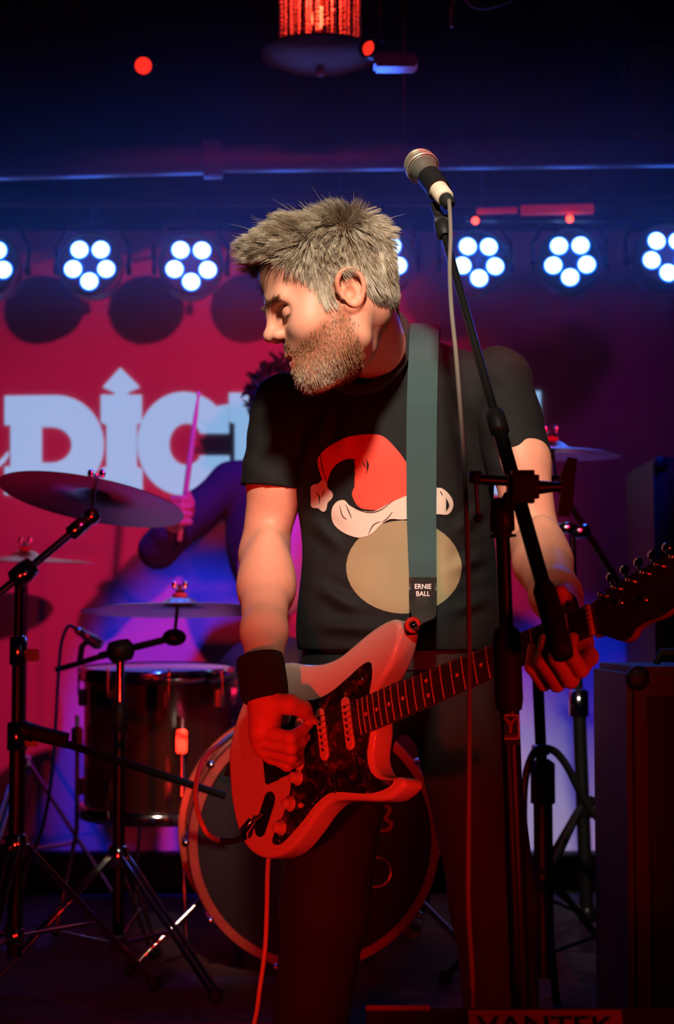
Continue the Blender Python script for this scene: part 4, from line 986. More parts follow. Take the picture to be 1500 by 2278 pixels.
# --- wristband
wd = nrm(GP(592, 1560, .071) - GP(577, 1455, .075)); wa = GP(577, 1457, .078); wb = GP(591, 1556, .071)
MB().lathe([(.031, -.001), (.0365, .002), (.0385, .012), (.0385, .055), (.0372, .068), (.0345, .0735), (.028, .0745)], wa, wb - wa, 32).build('wristband', M['terry'], sg)

# ------------------------------------------------------------------ guitar strap
st = thing('guitar_strap', G(.285, .12, -.034), 'dark teal woven guitar strap with black leather end over the shoulder', 'guitar strap')
ctr = []; 
for py, px, wpx in [(748, 944, 66), (780, 943, 67), (830, 941, 67), (900, 939, 68), (980, 938, 68), (1060, 938, 67), (1140, 938, 66), (1200, 939, 64), (1250, 940, 62), (1288, 941, 60)]:
    r = ray(px, py); h_ = bvh.ray_cast(Vector(_C), Vector(nrm(r))); ctr.append([np.array(h_[0]) if h_[0] is not None else P(px, py, 2.93), wpx]); print('strap', py, h_[0])
Ys = [c[0][1] for c in ctr]; Ys = [min(Ys[max(i - 1, 0):i + 2]) - .005 for i in range(len(Ys))]
Ys = [y - .004 for y in Ys]
cen = []; 
for (c_, wpx), y, (py, px) in zip(ctr, Ys, [(748, 944), (780, 943), (830, 941), (900, 939), (980, 938), (1060, 938), (1140, 938), (1200, 939), (1250, 940), (1288, 941)]):
    cen.append((P(px, py, y), wpx / FPX * y / 2))
def ribbon(cen, side, thick, mt, name, parent, dense=4):
    pts = spline([c[0] for c in cen], dense); ws = np.interp(np.linspace(0, len(cen) - 1, len(pts)), range(len(cen)), [c[1] for c in cen]); V_ = []; m = MB(); n_ = len(pts)
    for i, (p, w_) in enumerate(zip(pts, ws)):
        t = nrm(pts[min(i + 1, n_ - 1)] - pts[max(i - 1, 0)]); s_ = nrm(side - t * (side @ t)) if not callable(side) else side(i / (n_ - 1), t); o_ = np.cross(t, s_)
        V_ += [p + s_ * w_ + o_ * thick / 2, p - s_ * w_ + o_ * thick / 2, p - s_ * w_ - o_ * thick / 2, p + s_ * w_ - o_ * thick / 2]
    Fc_ = [(4 * i + k, 4 * i + (k + 1) % 4, 4 * i + 4 + (k + 1) % 4, 4 * i + 4 + k) for i in range(n_ - 1) for k in range(4)] + [(0, 1, 2, 3), (4 * n_ - 1, 4 * n_ - 2, 4 * n_ - 3, 4 * n_ - 4)]
    return m.add(V_, Fc_, False).build(name, mt, parent)
shoulder = [(P(946, 728, cen[0][0][1] + .045), .0255), (P(948, 722, 3.01), .0255), (P(948, 755, 3.10), .0255), (P(930, 900, 3.150), .0255), (P(860, 1150, 3.165), .0255), (P(765, 1400, 3.16), .0255), (P(655, 1540, 3.10), .0255), (P(585, 1610, 3.0), .024), (G(-.170, .0, -.035), .020)]
ribbon(shoulder[::-1] + cen, np.array([1.0, 0, 0]), .0022, M['strap'], 'webbing', st)
le = cen[-1]; btn = P(945, 1405, 2.60)
btn = G(.281, .117, -.034) + nrm(GA + .25 * GB) * .009
lend = [(P(941, 1284, Ys[-1] - .005), .0232), (P(941, 1315, Ys[-1] - .007), .0232), (P(941, 1345, Ys[-1] * .8 + btn[1] * .2), .0225), (P(942, 1375, Ys[-1] * .5 + btn[1] * .5), .0185), (btn + [0, -.004, .0], .014), (btn + [0, -.006, -.014], .008)]
ribbon(lend, np.array([1.0, 0, 0]), .004, M['leather'], 'leather_end', st)
p0 = P(941, 1312, Ys[-1] - .018); pt_ = MB().box(p0 - [.0200, .0015, .0175], p0 + [.0200, .0010, .0175], bev=.0006).build('name_patch', M['black_plastic'], st)
for i, ln_ in enumerate(('ERNIE', 'BALL')):
    V_, F_ = text_shape(ln_, .0085, .0006)
    MB().add(np.stack([V_[:, 0] * .92 + p0[0], p0[1] - .0016 - V_[:, 2], V_[:, 1] + p0[2] + (.0015 if i == 0 else -.0105)], 1), [f[::-1] for f in F_], False).build('lettering', M['white_print'], pt_)
q0 = btn + np.array([0, -.010, 0])
MB().lathe([(.0125, .002), (.0125, -.002), (.0075, -.0035), (.0065, .0)], q0, (-.25, 1, -.05), 24).build('red_washer', mat('red_rubber_washer', (.62, .04, .025), .4), st)
MB().lathe([(.0062, -.001), (.0055, -.0045), (0, -.0065)], q0, (-.25, 1, -.05), 16).build('button_cap', M['chrome'], st)
# ------------------------------------------------------------------ microphone on its boom stand
YS = 2.22
ms = thing('microphone_stand', (P(1140, 1400, YS)[0], YS, 0), 'black boom microphone stand in front of the fretting hand', 'microphone stand')
pt0 = P(1116, 1130, YS); pb = P(1158, 2200, YS); pb = pt0 + (pb - pt0) * ((pt0[2] - .16) / (pt0[2] - pb[2]))
vd = nrm(pb - pt0)
def along(py): t = (pt0[2] - P(1130, py, YS)[2]) / (pt0[2] - pb[2]); return pt0 + (pb - pt0) * t
MB().tube([along(1130), along(1470)], .0095, 16).build('upper_tube', M['black_metal'], ms)
MB().lathe([(.010, 0), (.014, .004), (.0165, .022), (.0165, .042), (.0125, .045), (.0125, .047), (.018, .048), (.018, .051), (.011, .052)], along(1108), vd, 20, breaks=(4, 5, 6, 7)).build('tube_collar', M['black_plastic'], ms)
MB().lathe([(.0095, 0), (.0165, .006), (.0185, .02), (.0185, .095), (.0165, .108), (.0135, .11)], along(1392), vd, 20).build('height_clutch', M['black_rubber'], ms)
MB().tube([along(1430), pb], .0130, 16).build('lower_tube', M['black_metal'], ms)
MB().tube([pb, (pb[0], pb[1], .03)], .0130, 16).build('base_tube', M['black_metal'], ms)
MB().lathe([(0, .0), (.115, .0), (.122, .006), (.118, .016), (.05, .028), (.022, .05), (.014, .055)], (pb[0], pb[1], .0008), (0, 0, 1), 40).build('round_base', M['black_metal'], ms)
# boom arm
mic_clip = P(982, 500, 2.60); boom_end = P(1254, 1462, 2.12); jn = P(1160, 1085, 2.205)
bd = nrm(mic_clip - boom_end)
MB().tube([boom_end + bd * .30, mic_clip], .0062, 14).build('boom_rod', M['black_metal'], ms)
MB().tube([boom_end + bd * .10, boom_end + bd * .395], .0100, 14).build('boom_sleeve', M['black_metal'], ms)
MB().lathe([(.0102, 0), (.0135, .003), (.0135, .035), (.0115, .04), (.0062, .042)], boom_end + bd * .38, bd, 16).build('boom_clutch', M['black_plastic'], ms)
MB().lathe([(.0, 0), (.0135, .002), (.0150, .02), (.0150, .105), (.0115, .115), (.010, .116)], boom_end, bd, 18).build('boom_grip', M['black_rubber'], ms)
# clutch at the joint
c = jn + np.array([0, -.004, 0])
MB().box(c - [.019, .015, .020], c + [.022, .018, .022], bev=.006).build('joint_block', M['black_plastic'], ms)
MB().tube([along(1130) + [0, 0, -.01], c + [-.012, .004, -.012]], .0115, 14).build('joint_neck', M['black_plastic'], ms)
MB().tube([c + [.015, 0, 0], c + [.052, 0, .001]], [.010, .0055], 12).build('joint_bolt', M['black_metal'], ms)
wx = c[0] + .056; V_, F_ = flat_shape([[(-.006, -.010), (-.010, -.040), (.006, -.041), (.011, -.014), (.013, .012), (.016, .034), (.004, .036), (-.006, .012)]], .009)
MB().add(np.stack([V_[:, 0] + wx, V_[:, 2] + c[1] - .005, V_[:, 1] + c[2] + .003], 1), F_, False).build('wing_knob', M['black_plastic'], ms)
tb = P(1058, 1066, 2.19)
MB().tube([c + [-.015, 0, .008], tb], .0065, 12).build('side_arm', M['black_metal'], ms)
MB().lathe([(.0, -.004), (.0085, -.003), (.0085, .012), (0, .013)], tb + [0, 0, -.002], (0, 0, 1), 14).build('side_knob', M['black_plastic'], ms)
rod = MB().tube([tb, P(1064, 1150, 2.19)], .0028, 8).build('side_rod', M['dull_chrome'], ms); MB().sphere(P(1064, 1152, 2.19), .006, 10, 8).build('rod_tip', M['black_rubber'], rod)
# sticker
sp = along(1622) + np.array([.0, -.0142, 0]); sz = .0195
stk = MB().box(sp - [.0095, .0006, sz], sp + [.0105, .0006, sz], bev=.0003).build('sticker', M['black_plastic'], ms)
fr = MB(); 
for a_, b_ in (((-.009, .019), (.010, .0178)), ((.0088, .019), (.010, -.012)), ((-.009, -.0108), (.010, -.012))):
    fr.box((sp[0] + min(a_[0], b_[0]), sp[1] - .0011, sp[2] + min(a_[1], b_[1])), (sp[0] + max(a_[0], b_[0]), sp[1] - .0005, sp[2] + max(a_[1], b_[1])))
fr.build('sticker_frame', M['white_print'], stk)
V_, F_ = text_shape('Y', .021, .0005); MB().add(np.stack([V_[:, 0] + sp[0] - .001, sp[1] - .0008 - V_[:, 2], V_[:, 1] + sp[2] - .004], 1), [f[::-1] for f in F_], False).build('lettering', M['label_red'], stk)
V_, F_ = text_shape('yorkville', .0034, .0005); MB().add(np.stack([V_[:, 0] + sp[0], sp[1] - .0008 - V_[:, 2], V_[:, 1] + sp[2] - .0095], 1), [f[::-1] for f in F_], False).build('lettering', M['label_red'], stk)

mc = thing('microphone', P(940, 365, 2.66), 'handheld microphone with round steel grille clipped on the boom stand', 'microphone')
g0 = P(936, 368, 2.66); g1 = P(990, 440, 2.585); md = nrm(g0 - g1)             # from tail to head
MB().sphere(g0, .0245, 28, 18).build('grille_core', M['black_plastic'], mc)
gm = MB(); a_ = nrm(np.cross(md, [0, 0, 1])); b_ = np.cross(md, a_)
for j in range(18):                                                   # woven wires
    th_ = .10 + j * .128
    if th_ > 2.3: break
    gm.torus(g0 + md * .0258 * math.cos(th_), md, .0258 * math.sin(th_), .00062, 48, 5)
for j in range(44):
    t = 2 * math.pi * j / 44; e_ = a_ * math.cos(t) + b_ * math.sin(t)
    gm.tube([g0 + .0258 * (md * math.cos(q) + e_ * math.sin(q)) for q in np.linspace(.12, 2.25, 13)], .00062, 5, cap=False)
gw = gm.build('grille_mesh', M['mic_grille'], mc); gw['kind'] = 'stuff'
MB().lathe([(.0258, -.003), (.0272, -.002), (.0272, .003), (.0255, .004)], g0 - md * .008, md, 36).build('grille_band', M['mic_grille'], mc)
L_ = np.linalg.norm(g1 - g0)
MB().lathe([(.0235, -.012), (.0225, -.018), (.0185, -.028), (.0165, -.034), (.0140, -L_ * .68)], g0, md, 30).build('handle', M['mic_body'], mc)
MB().lathe([(.0142, -L_ * .66), (.0158, -L_ * .67), (.0158, -L_ * .73), (.0140, -L_ * .74), (.0146, -L_ * .75), (.0142, -L_ * 1.0), (.0125, -L_ * 1.02), (0, -L_ * 1.02)], g0, md, 28, breaks=(2, 3, 4)).build('tail_collar', M['mic_ring'], mc)
MB().lathe([(.0105, -L_ * 1.0), (.0105, -L_ * 1.17), (.006, -L_ * 1.22)], g0, md, 20).build('connector', M['black_rubber'], mc)
# clip
cl = thing('microphone_clip', mic_clip, 'black plastic clip gripping the microphone on the boom tip', 'microphone clip')
cm_ = g0 * .35 + g1 * .65; und = nrm(np.cross(md, np.cross(np.array([0, 0, 1.]), md))) * -1
MB().lathe([(.0172, -.022), (.0172, .022), (.0188, .022), (.0188, -.022), (.0172, -.022)], cm_ + md * .010, md, 24, smooth=False).build('clip_ring', M['black_plastic'], cl)
pv = mic_clip + np.array([0, 0, .004])
MB().tube([cm_ - md * .012 + und * .024, (cm_ + pv) / 2 + und * .012, pv], [.007, .007, .009], 10).build('clip_arm', M['black_plastic'], cl)
MB().tube([pv + np.array([-.011, 0, 0]), pv + np.array([.011, 0, 0])], .012, 14).build('pivot', M['black_plastic'], cl)
MB().lathe([(.010, 0), (.0125, .004), (.0125, .03), (.0085, .035)], pv, -bd, 16).build('thread_socket', M['black_plastic'], cl)
# cable
mcab = thing('microphone_cable', g1, 'thin cable running from the microphone down beside the stand', 'cable')
cpts = [g1 - md * .016, P(1000, 452, 2.56), P(1003, 520, 2.53), P(1001, 600, 2.50), P(1005, 690, 2.45), P(1015, 790, 2.40), P(1025, 920, 2.34), P(1035, 1080, 2.28), P(1041, 1250, 2.22), P(1044, 1450, 2.18), P(1044, 1700, 2.16), P(1042, 2000, 2.16), P(1046, 2300, 2.17), np.array([.11, 2.15, .25]), np.array([.05, 2.17, .06]), np.array([-.03, 2.28, .009]), np.array([-.05, 2.5, .009]), np.array([-.4, 2.6, .009])]
MB().tube(spline(cpts, 7), .0033, 10).build('cable', mat('grey_mic_cable', (.16, .14, .12), .45), mcab)

# ------------------------------------------------------------------ drum kit
def lug(parent, c, axis, out, L=.05):
    m = MB(); a = nrm(axis); o = nrm(out); s = np.cross(a, o)
    m.box((-.008, -.009, -L / 2), (.014, .009, L / 2), M=lambda q: c + o * q[0] + s * q[1] + a * q[2], bev=.003); return m.build('lug', M['chrome'], parent)
# bass drum
bdm = thing('bass_drum', (P(697, 1870, 4.0)[0], 4.1, RISER), 'large bass drum with reddish hoops and black head behind the singer', 'drum')
bc = P(700, 1868, 4.0); R_ = .283; ax = nrm([.16, -1, .02])
MB().lathe([(R_ - .006, 0), (R_ - .006, -.33)], bc, ax, 64).build('shell', M['drum_wood'], bdm)
for h_ in (0, -.33):
    MB().lathe([(R_ - .010, .018), (R_ + .010, .018), (R_ + .012, .008), (R_ + .012, -.030), (R_ - .004, -.032)], bc + ax * h_, ax if h_ == 0 else -ax, 72, breaks=(1, 3)).build('hoop', M['red_hoop'], bdm)
MB().lathe([(0, .004), (R_ - .008, .004), (R_ - .006, -.004)], bc, ax, 64, smooth=False).build('front_head', M['black_head'], bdm)
MB().lathe([(0, -.334), (R_ - .008, -.334)], bc, ax, 64, smooth=False).build('batter_head', M['drum_head'], bdm)
u_ = nrm(np.cross([0, 0, 1], ax)); w_ = np.cross(ax, u_); u_ = -u_ if u_[0] < 0 else u_
w_ = w_ if w_[2] > 0 else -w_
def bd2(px, py, h): r = ray(px, py); o = bc + ax * h; return _C + r * (((o - _C) @ ax) / (r @ ax))
MB().torus(bd2(838, 1940, .005), ax, .034, .0035, 36, 8).build('port_ring', M['dull_chrome'], bdm)
MB().lathe([(0, .0048), (.033, .0048)], bd2(838, 1940, 0), ax, 28, smooth=False).build('port_hole', M['black_rubber'], bdm)
em = MB()
for pts in ([(826, 1852), (824, 1838), (836, 1832), (838, 1815), (848, 1800)], [(846, 1848), (864, 1846), (872, 1830), (858, 1822), (868, 1800), (856, 1792)]):
    em.tube(spline([bd2(*q, .007) for q in pts], 5), .0042, 8)
em.build('emblem', M['red_hoop'], bdm)['label'] = 'red curling emblem strokes on the black head'
for i in range(10):
    t = 2 * math.pi * (i + .0) / 10; d = u_ * math.cos(t) + w_ * math.sin(t)
    cl_ = MB(); a_ = bc + d * (R_ + .016)
    cl_.tube([a_ + ax * .02, a_ - ax * .11], .0035, 8); cl_.sphere(a_ + ax * .016, .010, 8, 6)
    cl_.build('tension_claw', M['chrome'], bdm); lug(bdm, bc + d * (R_ - .002) - ax * .13, ax, d)
for s in (-1, 1):
    p0 = bc + u_ * s * .24 - w_ * .13 - ax * .1; e = np.array([p0[0] + s * .17, p0[1] - .08, RISER + .0215])
    sp_ = MB().tube([p0, e], .007, 10).build('spur', M['chrome'], bdm); MB().sphere(e, .013, 8, 6).build('rubber_foot', M['black_rubber'], sp_)
# floor tom
ft = thing('floor_tom', P(352, 1800, 4.56), 'dark red-brown floor tom with chrome rims and pale head', 'drum')
ft_t = P(352, 1487, 4.56); fr_ = .201; fax = nrm([.0, -.045, 1]); fb_ = ft_t - fax * .382
MB().lathe([(fr_ - .006, -.012), (fr_ - .006, -.372)], ft_t, fax, 48).build('shell', M['drum_wood'], ft)
for b_, s in ((ft_t, 1), (fb_, -1)):
    MB().lathe([(fr_ - .004, .006), (fr_ + .006, .006), (fr_ + .005, -.010), (fr_ + .009, -.028), (fr_ - .004, -.028)], b_, fax * s, 56).build('rim', M['chrome'], ft)
MB().lathe([(0, .001), (fr_ - .004, .001), (fr_ - .002, -.01)], ft_t, fax, 48, smooth=False).build('batter_head', M['drum_head'], ft)
MB().lathe([(0, -.001), (fr_ - .004, -.001)], fb_, fax, 48, smooth=False).build('bottom_head', M['drum_head'], ft)
for i in range(8):
    t = 2 * math.pi * (i + .3) / 8; d = np.array([math.cos(t), math.sin(t), 0])
    for b_, s in ((ft_t, -1), (fb_, 1)):
        lug(ft, b_ + d * (fr_ - .004) + fax * s * .075, fax, d, .045); MB().tube([b_ + d * (fr_ + .009) + fax * s * -.004, b_ + d * (fr_ + .009) + fax * s * .07], .003, 6).build('tension_rod', M['chrome'], ft)
for t in (3.5, 5.1, 1.9):
    d = np.array([math.cos(t), math.sin(t), 0]); a_ = ft_t + d * (fr_ + .016) - fax * .12
    lg = MB().tube([a_, a_ - fax * .30, np.array([a_[0] + d[0] * .05, a_[1] + d[1] * .05, RISER + .024])], .006, 10).build('leg', M['chrome'], ft)
    MB().box(a_ - [.014, .014, .09], a_ + [.014, .014, -.03], bev=.004).build('leg_bracket', M['chrome'], ft); MB().sphere((a_[0] + d[0] * .05, a_[1] + d[1] * .05, RISER + .0215), .013, 8, 6).build('rubber_foot', M['black_rubber'], lg)

def cymbal(center, normal, R, label, bell=.045, group=None):
    r = thing('cymbal', center, label, 'cymbal', group); n_ = nrm(normal)
    prof = [(.006, .026), (.02, .025), (bell * .75, .019), (bell, .010), (bell * 1.15, .0075), (R * .5, .0035), (R * .8, -.001), (R, -.007), (R - .001, -.0085), (R * .8, -.0028), (R * .5, .0018), (bell, .0075), (bell * .75, .016), (.006, .023)]
    MB().lathe(prof, center, n_, 72, breaks=(7, 8)).build('plate', M['cymbal'], r)
    MB().lathe([(.006, .024), (.018, .026), (.018, .034), (.006, .036)], center, n_, 16).build('felt_washer', mat('red_felt', (.45, .05, .04), .9), r)
    MB().lathe([(.011, .036), (.011, .042), (.006, .044), (.006, .052), (0, .053)], center, n_, 12, smooth=False).build('wing_nut', M['chrome'], r)
    for s in (-1, 1): MB().sphere(np.asarray(center) + n_ * .05 + np.array([s * .013, 0, .004]), .007, 8, 6, (1, .5, 1.5)).build('nut_wing', M['chrome'], r)
    return r
def tripod(parent, foot, zhub, zlow, R, angs, r=.010, mt='chrome', double=True):
    x, y = foot; g_ = RISER if y > 3.44 else 0.
    MB().lathe([(.018, -.025), (.024, -.02), (.024, .02), (.018, .025)], (x, y, zhub), (0, 0, 1), 16).build('leg_hub', M[mt], parent)
    MB().lathe([(.016, -.018), (.02, -.015), (.02, .015), (.016, .018)], (x, y, zlow), (0, 0, 1), 16).build('brace_hub', M[mt], parent)
    for t in angs:
        d = np.array([math.cos(t), math.sin(t), 0]); e = np.array([x, y, g_ + .0175]) + d * R; e[2] += .008 if (-1.37 < e[0] < .57 and 3.48 < e[1] < 4.62) else 0; a_ = np.array([x, y, zhub]) + d * .02; lg = MB()
        s_ = np.array([-d[1], d[0], 0]) * .010
        for q in ((-1, 1) if double else (0,)): lg.tube([a_ + s_ * q, e + s_ * q], .0055 if double else r * .8, 8)
        lo_ = lg.build('leg', M[mt], parent); MB().sphere(e, .017, 10, 8).build('rubber_foot', M['black_rubber'], lo_)
        m_ = a_ * .45 + e * .55; MB().tube([np.array([x, y, zlow]) + d * .015, m_], .0045, 8).build('brace', M[mt], parent)
# left boom stand and crash
Y1 = 3.62
ls = thing('cymbal_stand', (P(38, 1700, Y1)[0], Y1, RISER), 'chrome and black boom stand carrying the large tilted cymbal', 'cymbal stand')
xl = P(38, 1700, Y1)[0]; zj = P(38, 1285, Y1)[2]
MB().tube([(xl, Y1, RISER + .12), (xl, Y1, P(38, 1640, Y1)[2])], .0165, 16).build('lower_tube', M['black_metal'], ls)
MB().tube([(xl, Y1, P(38, 1650, Y1)[2]), (xl, Y1, P(38, 1440, Y1)[2])], .0135, 16).build('middle_tube', M['black_metal'], ls)
MB().tube([(xl, Y1, P(38, 1450, Y1)[2]), (xl, Y1, zj)], .0105, 16).build('upper_tube', M['black_metal'], ls)
for py, rr in ((1640, .022), (1450, .019)):
    z_ = P(38, py, Y1)[2]; MB().lathe([(.012, -.03), (rr, -.026), (rr, .03), (.012, .034)], (xl, Y1, z_), (0, 0, 1), 16).build('clutch', M['chrome'], ls)
    MB().box((xl + .015, Y1 - .012, z_ - .02), (xl + .045, Y1 - .002, z_ + .006), bev=.003).build('wing_bolt', M['chrome'], ls)
ja = P(52, 1275, Y1 - .02); jb = P(205, 1148, 3.66); jd = nrm(jb - ja)
MB().tube([ja - jd * .12, jb], .0085, 12).build('boom_arm', M['chrome'], ls)
MB().lathe([(.011, -.03), (.022, -.025), (.024, 0), (.022, .025), (.011, .03)], ja, jd, 16).build('boom_clamp', M['chrome'], ls)
MB().lathe([(.010, -.03), (.017, -.026), (.017, .02), (.009, .025)], jb - jd * .035, jd, 14).build('arm_clutch', M['chrome'], ls)
MB().sphere(jb, .019, 14, 10).build('tilter', M['chrome'], ls)
cy1 = P(205, 1106, 3.72); cn1 = nrm([.16, .19, 1.0])
MB().tube([jb, jb + np.array([0, 0, .012]), cy1 + cn1 * .05], .0045, 8).build('cymbal_rod', M['chrome'], ls)
cymbal(cy1, cn1, .205, 'large dark cymbal tilted with its underside to the viewer')
tripod(ls, (xl, Y1), P(38, 1880, Y1)[2], RISER + .16, .33, (.6, 2.7, 4.6))
MB().tube([P(70, 1628, Y1 - .03), P(150, 1648, Y1 - .03)], .017, 14).build('counter_grip', M['black_rubber'], None)
ab = thing('boom_arm_rod', P(70, 1628, Y1 - .03), 'long thin blue-sheened rod slanting from the stand across the floor tom', 'boom arm')
attach(bpy.data.objects['counter_grip'], ab)
MB().tube([P(60, 1626, Y1 - .03), P(500, 1770, 3.75)], .0085, 12).build('rod', M['black_metal'], ab)
MB().lathe([(.012, -.02), (.02, -.015), (.02, .015), (.012, .02)], P(60, 1626, Y1 - .03), nrm(P(500, 1770, 3.75) - P(60, 1626, Y1 - .03)), 14).build('clamp', M['black_plastic'], ab)
MB().tube([P(60, 1626, Y1 - .03), (xl + .02, Y1 - .008, P(38, 1626, Y1)[2])], .010, 10).build('clamp_arm', M['black_metal'], ab)
# second cymbal at the far left
s2_ = thing('cymbal_stand', (P(55, 1260, 4.86)[0], 4.86, RISER), 'thin far stand under the flat dark cymbal by the screen', 'cymbal stand')
c2 = P(55, 1244, 4.86)
MB().tube([(c2[0], 4.86, RISER + .1), (c2[0], 4.86, c2[2] - .04)], .010, 12).build('tube', M['black_metal'], s2_)
MB().tube([(c2[0], 4.86, c2[2] - .05), (c2[0], 4.86, c2[2] + .05)], .004, 8).build('cymbal_rod', M['chrome'], s2_)
tripod(s2_, (c2[0], 4.86), RISER + .42, RISER + .18, .28, (.2, 2.3, 4.4))
cymbal(c2, (.02, -.03, 1), .198, 'flat dark cymbal edge-on beneath the large tilted cymbal')
# middle stand with the blue-lit cymbal
Y3 = 3.88
m3 = thing('cymbal_stand', (P(266, 1700, Y3)[0], Y3, RISER), 'black boom stand standing before the floor tom', 'cymbal stand'); x3 = P(266, 1700, Y3)[0]; z3 = P(266, 1448, Y3)[2]
MB().tube([(x3, Y3, RISER + .1), (x3, Y3, P(266, 1600, Y3)[2])], .0135, 16).build('lower_tube', M['black_metal'], m3)
MB().tube([(x3, Y3, P(266, 1610, Y3)[2]), (x3, Y3, z3)], .0095, 16).build('upper_tube', M['chrome'], m3)
MB().lathe([(.011, -.035), (.018, -.03), (.018, .03), (.011, .034)], (x3, Y3, P(266, 1595, Y3)[2]), (0, 0, 1), 16).build('clutch', M['black_plastic'], m3)
MB().lathe([(.012, -.03), (.024, -.022), (.026, .0), (.024, .022), (.012, .03)], (x3, Y3, z3), (.95, .1, .2), 16).build('boom_clamp', M['black_plastic'], m3)
t3 = P(388, 1418, 4.02)
MB().tube([np.array([x3, Y3, z3]) * 1.35 - t3 * .35, t3], .0085, 12).build('boom_arm', M['black_metal'], m3)
MB().sphere(t3, .024, 14, 10, (1.2, 1, .85)).build('tilter', M['black_metal'], m3)
c3 = P(400, 1352, 4.06)
MB().tube([t3, c3 + [0, 0, .055]], .0045, 8).build('cymbal_rod', M['chrome'], m3)
tripod(m3, (x3, Y3), P(266, 1905, Y3)[2], RISER + .10, .30, (3.6, 5.6, 1.4))
cymbal(c3, (-.01, .06, 1), .235, 'wide blue-lit cymbal mounted above the floor tom')
# drum microphone with its cable
dm = thing('drum_microphone', P(200, 1425, 3.98), 'small silver microphone aimed at the floor tom head', 'microphone')
a_ = P(170, 1400, 4.28); b_ = P(238, 1445, 4.33); dd_ = nrm(b_ - a_)
MB().lathe([(0, 0), (.009, .001), (.0105, .01), (.0095, .026), (.012, .03), (.0125, .045), (.016, .052), (.017, .066), (.012, .08), (0, .083)], a_, dd_, 20).build('body', M['dull_chrome'], dm)
MB().tube([P(178, 1470, 4.29), P(182, 1438, 4.285), P(196, 1425, 4.285)], .008, 10).build('clip', M['black_plastic'], dm)
MB().tube([P(125, 1490, 4.31), P(178, 1475, 4.29), P(248, 1452, 3.93)], .0075, 10).build('arm', M['black_metal'], dm)
dc = MB().tube(spline([a_, P(152, 1393, 4.27), P(137, 1430, 4.26), P(130, 1500, 4.24), P(122, 1640, 4.2), P(112, 1750, 4.16), P(92, 1850, 4.12), P(60, 1930, 4.08), P(35, 2030, 4.04), np.array([-.84, 3.98, RISER + .03]), np.array([-.95, 3.95, RISER + .0135]), np.array([-1.25, 3.9, RISER + .0135])], 7), .0045, 8).build('drum_microphone_cable', M['black_cable'])
tag(dc, 'black cable hanging from the drum microphone to the riser', 'cable')
# right stand and cymbal
Y4 = 4.15
r4 = thing('cymbal_stand', (P(1300, 1700, Y4)[0], Y4, RISER), 'dark boom stand rising beside the singer against the blue glow', 'cymbal stand')
x4b = P(1305, 1850, Y4); x4t = P(1272, 1182, Y4); 
MB().tube([(x4b[0], Y4, RISER + .1), P(1288, 1560, Y4)], .0165, 16).build('lower_tube', M['black_metal'], r4)
MB().tube([P(1288, 1570, Y4), P(1275, 1330, Y4)], .0130, 16).build('middle_tube', M['black_metal'], r4)
MB().tube([P(1276, 1335, Y4), x4t], .0100, 16).build('upper_tube', M['chrome'], r4)
for q, rr in ((P(1288, 1565, Y4), .024), (P(1276, 1332, Y4), .020)): MB().lathe([(.013, -.035), (rr, -.03), (rr, .03), (.013, .035)], q, (0, 0, 1), 16).build('clutch', M['chrome'], r4)
ba_ = P(1236, 1072, 4.12); bb_ = P(1388, 1315, 4.22)
MB().tube([ba_, bb_], .0085, 12).build('boom_arm', M['black_metal'], r4)
MB().lathe([(.010, -.025), (.017, -.02), (.017, .02), (.010, .025)], x4t + [.02, 0, .0], (1, 0, .1), 16).build('boom_clamp', M['chrome'], r4)
MB().sphere(x4t + [-.012, -.005, .008], .018, 12, 10, (1.6, 1, .8)).build('clamp_bolt', M['chrome'], r4)
MB().sphere(ba_, .018, 12, 10).build('tilter', M['black_metal'], r4)
c4 = P(1226, 1004, 4.12)
MB().tube([ba_, c4 + [0, 0, .05]], .005, 8).build('cymbal_rod', M['chrome'], r4)
tripod(r4, (x4b[0], Y4), P(1305, 1795, Y4)[2], RISER + .12, .30, (-.5, 2.2, 3.9), mt='black_metal', double=False)
cymbal(c4, (.03, -.02, 1), .172, 'thin blue-edged cymbal beside the singer on the opposite side to the drum microphone')
# second right stand with hanging cable loops
Y5 = 3.75
r5 = thing('instrument_stand', (P(1210, 1700, Y5)[0], Y5, RISER), 'short thick black stand with a cable looped over it', 'stand'); x5 = P(1208, 1700, Y5)[0]
MB().tube([(x5, Y5, RISER + .05), P(1208, 1740, Y5)], .021, 16).build('lower_tube', M['black_metal'], r5)
MB().tube([P(1208, 1760, Y5), P(1196, 1490, Y5)], .0125, 16).build('upper_tube', M['black_metal'], r5)
MB().lathe([(.014, -.05), (.027, -.045), (.027, .04), (.014, .05)], P(1208, 1740, Y5), (0, 0, 1), 16).build('clutch', M['black_plastic'], r5)
MB().lathe([(.012, -.012), (.02, -.01), (.02, .01), (.012, .012)], P(1203, 1668, Y5), (0, 0, 1), 14).build('cable_hook', M['dull_chrome'], r5)
tripod(r5, (x5, Y5), RISER + .26, RISER + .10, .24, (.5, 2.6, 4.7), mt='black_metal', double=False)
lc = MB().tube(spline([P(1178, 1990, Y5 - .02), P(1166, 1850, Y5 - .03), P(1168, 1740, Y5 - .03), P(1185, 1680, Y5 - .03), P(1205, 1664, Y5 - .03), P(1235, 1672, Y5 - .02), P(1262, 1705, Y5), P(1290, 1760, Y5 + .05), P(1330, 1820, Y5 + .1), P(1400, 1860, Y5 + .1), np.array([.75, 3.9, RISER + .01])], 7), .0085, 10).build('looped_cable', M['black_cable'])
tag(lc, 'thick black cable looped over the short stand', 'cable')
